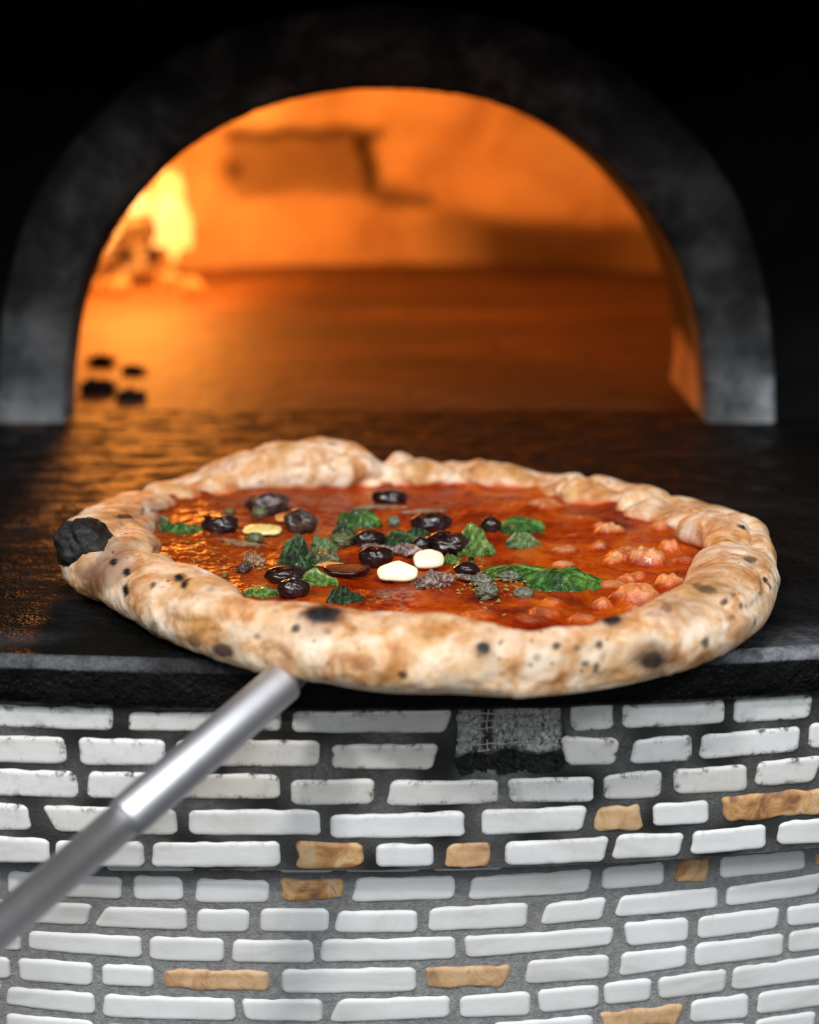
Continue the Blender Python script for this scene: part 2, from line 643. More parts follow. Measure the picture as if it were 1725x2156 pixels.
def tile_block(V, F, MI, AT, quad, surf, kind, rnd, proud=.0008):
    """one hand-cut stone strip: a rounded pillow on the curved wall, given by its four corners (x, z)"""
    tl, tr, br, bl = quad
    L = ((tr[0] - tl[0]) + (br[0] - bl[0])) / 2
    Hh = ((tl[1] - bl[1]) + (tr[1] - br[1])) / 2
    cr = min(.28 * Hh, .0034)
    nu = max(10, int(L / .0016))
    nv = 13
    us = []
    e = cr / L
    for i in range(7):
        us.append(e * (1 - math.cos(math.pi / 2 * i / 6)))
    n2 = max(4, nu - 14)
    for i in range(1, n2):
        us.append(e + (1 - 2 * e) * i / n2)
    us += [1 - u for u in us[:7][::-1]]
    base = len(V)
    seed = rnd.uniform(0, 50)
    rough_edge = .0009 if kind in 'abAB' else .00022
    tint = {'a': .4, 'm': rnd.uniform(.1, .55), 'g': rnd.uniform(.55, 1), 'v': .2, 'w': rnd.uniform(0, .15), 'L': rnd.uniform(.05, .4), 'W': rnd.uniform(0, .12), 'V': .1}.get(kind, .8 if kind in 'aA' else .15)  # greyer tint on the upper courses puts the slab's shade into the colour
    if kind in 'A':
        tint = .45
    vein = 1.0 if kind in 'vV' else rnd.choice([0, .15, .3])
    grime_up = .95 if kind in 'mg' else (.25 if kind in 'wv' else .05)
    for u in us:
        dl, dr = u * L, (1 - u) * L
        d = min(dl, dr)
        cut = 0 if d >= cr else cr - math.sqrt(max(0, cr * cr - (cr - d) ** 2))
        for j in range(nv):
            v = .5 - .5 * math.cos(math.pi * j / (nv - 1))
            v = lerp(v, j / (nv - 1), .4)
            tx, tz = lerp(tl[0], tr[0], u), lerp(tl[1], tr[1], u)
            bx, bz = lerp(bl[0], br[0], u), lerp(bl[1], br[1], u)
            h = tz - bz
            c = cut / h
            vv = c + (1 - 2 * c) * v
            x = lerp(bx, tx, vv)
            z = lerp(bz, tz, vv)
            edge = min(min(u, 1 - u) * L, min(v, 1 - v) * (h - 2 * cut) if cut < h / 2 else 0)
            wob = sstep(.004, 0, edge)
            x += wob * rough_edge * nz((x, z, seed), 170) * 1.6
            z += wob * rough_edge * nz((x, z, seed + 9), 170) * 1.6
            k = sstep(0, .0016, edge)
            y = ycurve(surf, x) + .0008 - (proud + .0008) * (k ** .42) + .00012 * nz((x, z, seed), 130)
            if kind in 'abAB':
                y += .0006 * nz((x, z, seed), 260) * k
            V.append((x, y, z))
            AT['tint'].append(tint)
            AT['vein'].append(vein)
            AT['grime'].append(min(1, grime_up * (.15 + 1.1 * sstep(.0035, 0, edge))))
            AT['dirt_shade'].append(0)
            AT['clean'].append(0)
            AT['dark'].append(0)
    fs = grid_faces(len(us), nv, base=base, flip=False)
    F += fs
    MI += [1 if kind in 'abAB' else 0] * len(fs)


def build_walls():
    rnd = random.Random(4)
    for surf, ztop, zbot, nm, lower in ((UP, -SLAB_T, ZSEAM, 'wall_front', False), (LO, ZSEAM + .02, -.42, 'wall_base', True)):
        V, F, MI = [], [], []
        AT = {k: [] for k in ('tint', 'vein', 'grime', 'dirt_shade', 'clean', 'dark')}
        # grout bed
        nx, nzv = 420, (70 if not lower else 150)
        x0, x1 = -.32, .32
        pl = on_curve(*px('B', 1150, 95), *UP)
        prr = on_curve(*px('C', 190, 95), *UP)
        pb = on_curve(*px('B', 1200, 500), *UP)
        prof_z = [ztop + (zbot - ztop) * j / nzv for j in range(nzv + 1)]
        for i in range(nx + 1):
            x = x0 + (x1 - x0) * i / nx
            for z in prof_z:
                y = ycurve(surf, x) + .0003 + .0005 * nz((x, z, 0), 150)
                dk = 0
                if not lower:
                    edge = .0012 * nz((x, z, 4), 120)
                    k = sstep(pl.x - .001, pl.x + .003, x + edge) * sstep(prr.x + .002, prr.x - .002, x + edge) * sstep(pb.z - .001, pb.z + .003, z + edge)
                    y += .0055 * k
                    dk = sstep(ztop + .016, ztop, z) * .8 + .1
                V.append((x, y, z))
                AT['tint'].append(0)
                AT['vein'].append(0)
                AT['grime'].append(0)
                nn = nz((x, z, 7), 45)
                AT['dirt_shade'].append(max(0, min(1, dk + nn * .6 - .15)) if not lower else max(0, min(.8, .75 * sstep(-.105, -.088, z) + .15 * nn)))  # lower grout darkens below the band: overhang shade put into the colour
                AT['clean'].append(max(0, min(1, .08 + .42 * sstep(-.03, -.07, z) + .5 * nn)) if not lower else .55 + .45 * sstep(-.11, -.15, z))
                AT['dark'].append(0)
        F += grid_faces(nx + 1, nzv + 1)
        MI += [2] * len(F)
        if not lower:      # underside of the proud band
            b = len(V)
            for i in range(nx + 1):
                x = x0 + (x1 - x0) * i / nx
                for d in (0.0003, .03):
                    V.append((x, ycurve(surf, x) + d, zbot))
                    for q in AT:
                        AT[q].append(0)
            ff = grid_faces(nx + 1, 2, base=b)
            F += ff
            MI += [2] * len(ff)
        for ln in T.strip().split('\n'):
            p = ln.split()
            kind = p[9]
            if kind.isupper() != lower:
                continue
            q = [float(v) for v in p[1:9]]
            quad = []
            for k in range(4):
                P = on_curve(*px(p[0], q[2 * k], q[2 * k + 1]), *surf)
                quad.append((P.x, P.z))
            tile_block(V, F, MI, AT, quad, surf, kind, rnd)
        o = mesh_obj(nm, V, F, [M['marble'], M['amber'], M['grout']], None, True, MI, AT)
        tag(o, 'lower curved wall of white marble strip tiles, set back under the upper courses' if lower else
            'upper courses of white and amber strip tiles below the black counter slab', 'wall', None, 'structure')
        if not lower:
            build_patch(o, pl, prr, pb)


def px(c, x, y):
    return CR[c][0] + x / 2.875, CR[c][1] + y / 2.875


def build_patch(parent, pl, prr, pb):
    # crumbled mortar where tiles are missing, with torn reinforcing net
    V, A = [], []
    nx, nn = 130, 70
    z0, z1 = -SLAB_T + .001, pb.z
    for i in range(nx + 1):
        x = lerp(pl.x - .003, prr.x + .003, i / nx)
        for j in range(nn + 1):
            z = lerp(z0, z1 - .001, j / nn)
            e = min(i, nx - i) / nx * 10
            y = ycurve(UP, x) + .0020 + .0026 * nz((x, z, 1), 200) + .0012 * nz((x, z, 5), 700) + .003 * sstep(1, 0, e)
            zz = lerp(z1, z0, .30) + .0035 * nz((x, 0, 0), 90)
            low = sstep(zz + .001, zz - .0015, z)
            y -= low * .002
            V.append((x, y, z))
            lx = pl.x + .0125
            A.append(max(low, sstep(.0035, .001, abs(x - lx)) * .9, sstep(prr.x - .003, prr.x, x)))
    mesh_obj('bare_mortar', V, grid_faces(nx + 1, nn + 1), M['mortar'], parent, True, None, {'dark': A})
    cu = bpy.data.curves.new('reinforcing_net', 'CURVE')
    cu.dimensions = '3D'
    cu.bevel_depth = .00030
    cu.bevel_resolution = 1
    rnd = random.Random(3)
    pitch = .0031

    def strand(pts):
        s = cu.splines.new('POLY')
        s.points.add(len(pts) - 1)
        for k, p in enumerate(pts):
            s.points[k].co = (*p, 1)
    lz = lerp(z1, z0, .28)
    n = int((prr.x - pl.x) / pitch)
    for i in range(n):
        x = pl.x + .003 + i * pitch
        if x > prr.x - .003:
            continue
        zb = lz + rnd.uniform(-.004, .003) - (.005 if i in (2, 3, 4) else 0)
        pts = []
        for k in range(15):
            z = lerp(z0 - .0005, zb, k / 14)
            xx = x + .0009 * nz((x, z, 2), 160)
            pts.append((xx, ycurve(UP, xx) + .0018 + .0012 * nz((xx, z, 8), 200), z))
        strand(pts)
    j = 0
    z = z0 - .002
    while z > lz - .001:
        xa = pl.x + rnd.uniform(.001, .004)
        xb = prr.x - rnd.uniform(.004, .010)
        pts = []
        for k in range(50):
            x = lerp(xa, xb, k / 49)
            zz = z + .0009 * nz((x, z, 12), 150)
            pts.append((x, ycurve(UP, x) + .0017 + .0012 * nz((x, zz, 8), 200), zz))
        strand(pts)
        z -= pitch
    cu.materials.append(M['strand'])
    o = bpy.data.objects.new('reinforcing_net', cu)
    COL.objects.link(o)
    o.parent = parent
    o['label'] = 'torn pale fibre net showing where tiles are missing'


build_walls()

# ================================================================== OVEN
YF = .362
YR = .524


def smooth_poly(pts, n):
    """resample a polyline with a Catmull-Rom curve"""
    P = [Vector(p) for p in pts]
    P = [P[0] * 2 - P[1]] + P + [P[-1] * 2 - P[-2]]
    out = []
    segs = len(P) - 3
    for i in range(n + 1):
        t = i / n * segs
        k = min(int(t), segs - 1)
        f = t - k
        a, b, c, d = P[k:k + 4]
        out.append(.5 * ((2 * b) + (c - a) * f + (2 * a - 5 * b + 4 * c - d) * f * f + (3 * b - a - 3 * c + d) * f ** 3))
    return out


def half_arch(rights, y, cx=812):
    """arch outline from left foot over the top to the right foot: half widths and heights in px at the front face"""
    L = [on_y(cx - w, h, y) for (w, h) in rights]
    R = [on_y(cx + w, h, y) for (w, h) in rights]
    return [(p.x, p.z) for p in L] + [(p.x, p.z) for p in R[::-1][1:]]


def build_oven():
    root = empty('pizza_oven', (0, YF, 0))
    tag(root, 'wood fired oven with black arched mouth glowing orange inside', 'oven')
    inner_h = [(677, 886), (672, 780), (654, 660), (618, 550), (560, 450), (492, 370), (410, 300), (310, 245), (205, 208), (100, 190), (0, 185)]
    outer_h = [(823, 886), (818, 740), (800, 600), (757, 450), (690, 330), (600, 230), (480, 130), (330, 60), (160, 20), (0, 5)]
    n = 160
    Y1 = YF - .012
    inn = smooth_poly([(p[0], p[1], 0) for p in half_arch(inner_h, Y1)], n)
    out = smooth_poly([(p[0], p[1], 0) for p in half_arch(outer_h, Y1)], n)
    inn[0].y = inn[-1].y = out[0].y = out[-1].y = .0006
    # ragged soot on the inner lip
    inn = [Vector((p.x, p.y + (.0012 * nz((p.x, p.y, 0), 140) if 0 < i < n else 0), 0)) for i, p in enumerate(inn)]
    # frame: bevelled ring standing 12 mm proud of the black front
    V = []
    for i in range(n + 1):
        a, b = inn[i], out[i]
        w = (b - a)
        u = w.normalized() * .003
        for (p, y) in ((a, YF + .02), (a, Y1 + .003), (a + u, Y1), (a + w * .5, Y1 - .0005), (b - u, Y1), (b, Y1 + .003), (b, YF + .02)):
            V.append((p.x, y - YF, p.y))
    # brighter light on the feet put into the colour, plus a chalky right-foot stain
    foot_light_ash = []
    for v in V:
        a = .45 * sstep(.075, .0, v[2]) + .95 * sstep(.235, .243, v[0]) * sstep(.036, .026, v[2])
        foot_light_ash.append(max(0, min(1, a + .25 * nz(v, 30) * sstep(.12, .03, v[2]))))
    mesh_obj('mouth_frame', V, grid_faces(n + 1, 7), M['iron'], root, True, None, {'foot_light_ash': foot_light_ash})
    # tunnel from the frame back into the chamber
    rr = [on_y(x, y, YR) for (x, y) in ((1412, 800), (1420, 740), (1418, 680), (1402, 600), (1376, 520), (1338, 450), (1270, 365), (1180, 285), (1060, 215), (930, 178), (800, 160))]
    rr = [(p.x, p.z) for p in rr]
    rr[0] = (rr[0][0], 0.0)
    ll = [(-.300, 0), (-.298, .04), (-.290, .09), (-.272, .13), (-.245, .165), (-.21, .195), (-.165, .218), (-.12, .232), (-.08, .24)]
    rear = smooth_poly([(x, z, 0) for x, z in ll + rr[::-1]], n)
    V = []
    ns = 14
    for i in range(n + 1):
        for k in range(ns + 1):
            t = k / ns
            p = inn[i].lerp(rear[i], t)
            V.append((p.x, lerp(Y1 + .004, YR, t) - YF, p.y))
    A = []
    for v in V:
        A.append(max(0, min(1, .25 + .5 * nz(v, 20) + 1.1 * sstep(.030, .058, v[2] + .006 * nz(v, 25)))))
    mesh_obj('mouth_tunnel', V, grid_faces(n + 1, ns + 1, flip=True), M['dome'], root, True, None, {'soot': A})
    # chamber dome, opened at the front where the tunnel enters
    cx, cy, Rr, Hd = -.02, 1.0, .53, .42
    nu, nv = 300, 70
    V, A = [], []
    for i in range(nu):
        a = 2 * math.pi * i / nu
        for j in range(nv + 1):
            t = j / nv
            z = Hd * math.sin(t * math.pi / 2) ** 1.0
            r = Rr * (1 - (z / Hd) ** 3.2) ** (1 / 2.4) if j < nv else 0
            x, y = cx + r * math.sin(a), cy + r * math.cos(a)
            wob = 1 + .012 * nz((x, y, z), 6)
            x, y = cx + (x - cx) * wob, cy + (y - cy) * wob
            V.append((x, y - YF, z))
            # soot patches on the far wall, which also darkens towards the lower right
            s = 0
            if y > cy:
                def box(x0, x1, z0, z1, e=.014):
                    xx = x + .018 * nz((x, 0, z), 14)
                    zz = z + .014 * nz((x, 3, z), 16)
                    return sstep(x0 - e, x0 + e, xx) * sstep(x1 + e, x1 - e, xx) * sstep(z0 - e, z0 + e, zz) * sstep(z1 + e, z1 - e, zz)
                s = max(s, box(-.26, -.03, .172, .192), .62 * box(-.26, -.055, .10, .18), .95 * box(-.075, -.04, .095, .19),
                        .85 * box(-.05, .035, .086, .108), .9 * box(-.27, -.235, .115, .15, .016))
                s = max(s, .86 * sstep(-.08, .16, x) * sstep(.085, .05, z + .02 * nz((x, 1, z), 9)))
                s = max(s, .22 * sstep(.10, .2, x) * sstep(.24, .15, z))
            s += .10 * nz((x, y, z), 9)
            A.append(max(0, min(1, s)))
    F = [f for f in grid_faces(nu, nv + 1, wu=True, flip=True)
         if not (sum(V[q][1] for q in f) / 4 + YF < YR + .12 and abs(sum(V[q][0] for q in f) / 4 + .03) < .30 and sum(V[q][2] for q in f) / 4 < .235)]
    mesh_obj('chamber_dome', V, F, M['dome'], root, True, None, {'soot': A})
    # chamber hearth floor
    V, A = [], []
    nx, ny = 160, 200
    for i in range(nx + 1):
        for j in range(ny + 1):
            x = cx - .56 + 1.12 * i / nx
            y = .402 + (1.56 - .402) * (j / ny)
            V.append((x, y - YF, .0008 * nz((x, y, 0), 40) - .0006))
            s = .7 * sstep(.030, .010, abs(y - .535 + .02 * nz((x, 0, 0), 9))) * sstep(.1, .5, .45 + nz((x, y, 2), 12))
            s = max(s, .8 * sstep(-.10, -.22, x) * sstep(.62, .50, y) * sstep(.40, .60, .5 + nz((x, y, 9), 26)))
            s = max(s, .55 * sstep(-.22, .02, x) * sstep(1.62, 1.35, y) * sstep(.45, .62, y), .90 * sstep(-.34, -.10, x) * (.8 + .5 * nz((x * .6, y, 8), 9)), .8 * sstep(-.2, .05, x) * sstep(.46, .60, .5 + .9 * nz((x * .5, y * .6, 4), 7)))  # floor colour darkens broadly from the left side towards the right
            s = max(s, .8 * sstep(.34, .25, abs(x - .14)) * sstep(.62, .4, abs(y - 1.35) * 1.2 + .12 * nz((x, y, 0), 6)))
            A.append(max(0, min(1, s)))
    mesh_obj('hearth', V, grid_faces(nx + 1, ny + 1), M['hearth'], root, True, None, {'soot': A})
    # black front wall with an arched hole
    V, F = [], []
    for i in range(n + 1):
        p = out[i]
        ang = math.pi - math.pi * i / n
        far = Vector((1.6 * math.cos(ang), max(-.0, 1.1 * math.sin(ang)), 0))
        for k in range(30):
            t = (k / 29) ** 1.6
            q = p * .99 if k == 0 else Vector((p.x, p.y, 0)).lerp(far, t)
            V.append((q.x, YF + .004 * nz((q.x, q.y, 0), 14) + .002, max(q.y, -.001)))
    w = mesh_obj('wall_back', V, grid_faces(n + 1, 30), M['soot'])
    tag(w, 'soot black plaster front around the oven mouth', 'wall', None, 'structure')
    # unseen hood added above the mouth to shade the top of the frame
    V = []
    ns = 24
    for i in range(ns + 1):
        x = lerp(-.6, .6, i / ns)
        for (y, z) in ((YF, .305), (.075, .268), (.068, .270), (.068, .290), (.10, .60), (YF, .75)):
            V.append((x, y - YF, z))
    mesh_obj('shade_hood', V, grid_faces(ns + 1, 6), M['soot'], root)
    return root


OV = build_oven()


# ------------------------------------------------------------------ fire
def lump(name, loc, size, mat, parent=None, seed=0, amp=.18, fr=2.2, nu=28, nv=18, rot=0.0, tilt=0.0, fn=None, attrs=None, sub=None):
    V = []
    mr = Matrix.Rotation(rot, 3, 'Z') @ Matrix.Rotation(tilt, 3, 'X')
    for i in range(nu):
        a = 2 * math.pi * i / nu
        for j in range(nv + 1):
            t = math.pi * j / nv
            d = Vector((math.sin(t) * math.cos(a), math.sin(t) * math.sin(a), math.cos(t)))
            k = 1 + amp * nz(d, fr, seed * 3.7) + amp * .4 * nz(d, fr * 2.7, seed * 1.3)
            p = d * k
            if fn:
                p = fn(p, d)
            p = Vector((p.x * size[0], p.y * size[1], p.z * size[2]))
            V.append(mr @ p)
    loc = Vector(loc)
    if parent:
        loc = loc - parent.location
    o = mesh_obj(name, V, grid_faces(nu, nv + 1, wu=True, flip=True), mat, parent, True)
    o.location = loc
    return o


def build_fire():
    rnd = random.Random(8)
    root = empty('wood_fire', (-.36, 1.22, 0))
    tag(root, 'wood fire burning at the far left inside the oven', 'fire')

    def log(p0, p1, r, seed):
        p0, p1 = Vector(p0), Vector(p1)
        ax = (p1 - p0)
        q = ax.to_track_quat('Z', 'Y')
        V = []
        nu, nv = 28, 22
        for i in range(nu):
            a = 2 * math.pi * i / nu
            for j in range(nv + 1):
                t = j / nv
                rr = r * (1 + .18 * nz((math.cos(a), math.sin(a), t * 5), 1.6, seed)) * (1 if 0 < j < nv else 0)
                V.append(p0 + q @ Vector((rr * math.cos(a), rr * math.sin(a), t * ax.length)) - root.location)
        mesh_obj('burning_log', V, grid_faces(nu, nv + 1, wu=True), M['log'], root)
    log((-.52, 1.12, .035), (-.33, 1.30, .04), .026, 1)
    log((-.50, 1.30, .04), (-.38, 1.12, .035), .024, 2)
    log((-.54, 1.22, .075), (-.31, 1.20, .07), .02, 3)
    for k in range(11):
        x = -.43 + .135 * (k / 10) + rnd.uniform(-.015, .015)
        y = 1.2 + rnd.uniform(-.06, .08)
        h = rnd.uniform(.035, .06) * (1.15 if k < 6 else .9)
        z = .095 + rnd.uniform(-.012, .012)

        def fn(p, d, k=k):
            tz = (d.z + 1) / 2
            s = (1 - tz) ** .55 * 1.25 + .04
            return Vector((p.x * s + .35 * math.sin(tz * 3 + k) * tz, p.y * s + .2 * math.cos(tz * 4 + k) * tz, p.z))
        lump('flame', (x, y, z), (.018, .018, h), M['flame'], root, seed=k, amp=.35, fn=fn)
    for k in range(8):
        lump('glowing_ember', (-.42 + rnd.uniform(-.07, .2), 1.10 + rnd.uniform(-.07, .1), .012), (.016, .016, .011), M['ember'], root, seed=20 + k, amp=.4)
    l = bpy.data.lights.new('fire_light', 'POINT')
    l.energy = 10
    l.color = (1, .31, .042)
    l.shadow_soft_size = .07
    o = bpy.data.objects.new('fire_light', l)
    COL.objects.link(o)
    o.location = (-.33, 1.14, .19)
    # charcoal crumbs near the left of the mouth
    for k, (x, y, wh) in enumerate([(-.262, .425, 'nearest the left foot of the mouth'), (-.235, .47, 'second from the front of the mouth'), (-.272, .50, 'against the left tunnel side'),
                                    (-.205, .44, 'farthest to the right of them'), (-.225, .56, 'behind the others, left'), (-.26, .60, 'deepest inside the oven')]):
        s = rnd.uniform(.008, .014)
        c = lump('charcoal_lump', (x, y, s * .3), (s, s * .9, s * .42), M['charcoal'], None, seed=40 + k, amp=1.0, fr=3.2)
        tag(c, 'charcoal lump on the oven floor at left, ' + wh, 'charcoal', 'charcoal lumps on the oven floor')


build_fire()

# ================================================================== PIZZA
PC = Vector((.003, .020))
ZB = .0022
ZS = .0105
OUT_PX = [(122, 1180), (130, 1140), (180, 1100), (255, 1056), (300, 1036), (350, 1014), (402, 1016), (430, 995), (480, 964), (540, 936), (600, 921), (665, 918), (730, 922), (785, 945),
          (850, 955), (905, 968), (960, 974), (1010, 963), (1080, 985), (1130, 998), (1160, 1008), (1200, 991), (1250, 1002), (1290, 1027), (1340, 1020), (1385, 1037), (1425, 1068), (1470, 1064),
          (1540, 1080), (1590, 1130), (1625, 1190), (1640, 1245), (1630, 1290), (1595, 1335), (1555, 1365), (1450, 1398), (1350, 1416), (1200, 1434), (1100, 1443), (960, 1448), (850, 1450),
          (760, 1443), (690, 1430), (600, 1408), (500, 1386), (400, 1360), (330, 1332), (260, 1295), (215, 1262), (175, 1250), (130, 1232)]
IN_PX = [(325, 1165), (328, 1125), (345, 1085), (400, 1052), (480, 1040), (600, 1034), (700, 1032), (800, 1030), (900, 1026), (1000, 1026), (1100, 1030), (1150, 1048), (1180, 1062), (1270, 1066), (1310, 1090), (1375, 1098),
         (1410, 1125), (1425, 1150), (1490, 1166), (1468, 1212), (1400, 1250), (1340, 1285), (1250, 1312), (1130, 1326), (1050, 1322), (1000, 1306), (930, 1292), (850, 1285), (760, 1274), (700, 1268), (620, 1274), (560, 1272),
         (520, 1262), (485, 1238), (440, 1208), (380, 1180)]
NA = 192


def polar(pts):
    L = sorted((math.atan2(p.y - PC.y, p.x - PC.x), (Vector((p.x, p.y)) - PC).length) for p in pts)
    out = []
    for i in range(NA):
        a = -math.pi + 2 * math.pi * i / NA
        k = 0
        while k < len(L) and L[k][0] < a:
            k += 1
        a1, r1 = L[k % len(L)]
        a0, r0 = L[k - 1]
        if a1 < a0:
            a1 += 2 * math.pi
        aa = a if a >= a0 else a + 2 * math.pi
        out.append(lerp(r0, r1, (aa - a0) / (a1 - a0)))
    return out


def inside(poly, x, y):
    c = False
    j = len(poly) - 1
    for i in range(len(poly)):
        xi, yi = poly[i]
        xj, yj = poly[j]
        if (yi > y) != (yj > y) and x < (xj - xi) * (y - yi) / (yj - yi) + xi:
            c = not c
        j = i
    return c


def project(P):
    q = P - CAM
    d = q.dot(AX_F)
    return W / 2 + FPX * q.dot(AX_R) / d, H / 2 - FPX * q.dot(AX_U) / d


def rim_tables():
    ro_f = polar([on_z(x, y, ZB + .006) for x, y in OUT_PX])
    rc_f = polar([on_z(x, y, ZB + .0235) for x, y in IN_PX])
    ri_b = polar([on_z(x, y, ZS) for x, y in IN_PX])
    RI, RO, HH = [], [], []
    for i in range(NA):
        a = -math.pi + 2 * math.pi * i / NA
        front = sstep(.0, -.45, math.sin(a))
        # front values
        ro1 = ro_f[i]
        ri1 = max(rc_f[i] - .40 * (ro1 - rc_f[i]) - .001, ro1 - .037, ri_b[i] - .014)
        # back values
        ri2 = ri_b[i]
        side = abs(math.cos(a)) ** 3
        ro2 = lerp(ri2 + .031, max(ri2 + .026, ro1), side)
        ri = lerp(ri2, ri1, front)
        ro = lerp(ro2, ro1, front)
        h = .0245
        if math.sin(a) > -.15:
            rc = ri2 + .52 * (ro2 - ri2)
            hh = .006
            while hh < .050:
                X, Y = project(Vector((PC.x + rc * math.cos(a), PC.y + rc * math.sin(a), ZB + hh)))
                if not inside(OUT_PX, X, Y):
                    break
                hh += .0004
            hb = max(.013, min(.045, hh))
            h = lerp(hb, h, sstep(.12, -.15, math.sin(a)))
        RI.append(ri)
        RO.append(ro)
        HH.append(h)

    def sm(L, k=1):
        for _ in range(k):
            L = [(L[i - 1] + 2 * L[i] + L[(i + 1) % NA]) / 4 for i in range(NA)]
        return L
    return sm(RI, 3), sm(RO, 3), sm(HH, 2)


RI, RO, HH = rim_tables()


def tab(L, a):
    t = ((a + math.pi) / (2 * math.pi) * NA) % NA
    k = int(t)
    f = t - k
    p0, p1, p2, p3 = L[k - 1], L[k % NA], L[(k + 1) % NA], L[(k + 2) % NA]
    return .5 * ((2 * p1) + (p2 - p0) * f + (2 * p0 - 5 * p1 + 4 * p2 - p3) * f * f + (3 * p1 - p0 - 3 * p2 + p3) * f ** 3)


def ang_px(x, y, z=.02):
    p = on_z(x, y, z)
    return math.atan2(p.y - PC.y, p.x - PC.x)


CREASE = [(ang_px(405, 1025), .035, .40), (ang_px(812, 985), .045, .26), (ang_px(965, 990), .04, .18), (ang_px(1160, 1018), .03, .42), (ang_px(1287, 1045), .028, .42),
          (ang_px(1426, 1086), .034, .60), (ang_px(1560, 1165), .05, .14), (ang_px(250, 1085), .05, .12), (ang_px(320, 1175), .04, .18), (ang_px(190, 1230), .04, .12),
          (ang_px(620, 1400), .05, .06), (ang_px(1330, 1390), .06, .05)]


def rim_point(a, s):
    ri, ro, h = tab(RI, a), tab(RO, a), tab(HH, a)
    w = ro - ri
    sq = 0
    for (c, sg, d) in CREASE:
        da = (a - c + math.pi) % (2 * math.pi) - math.pi
        sq += d * math.exp(-(da / sg) ** 2)
    k = 1 - sq * .55
    rc = ri + .5 * w
    cx, sz = math.cos(s), math.sin(s)
    ex = abs(cx) ** .88 * (1 if cx >= 0 else -1)
    ez = abs(sz) ** .92 * (1 if sz >= 0 else -1)
    r = rc + .5 * w * ex * (1 - sq * .25) + .0015 * sz * 0
    z = h * .46 + (h * .54 if sz > 0 else h * .50) * ez
    z = z * (k if sz > 0 else 1)
    z = max(z, 0)
    return Vector((PC.x + r * math.cos(a), PC.y + r * math.sin(a), ZB + z))


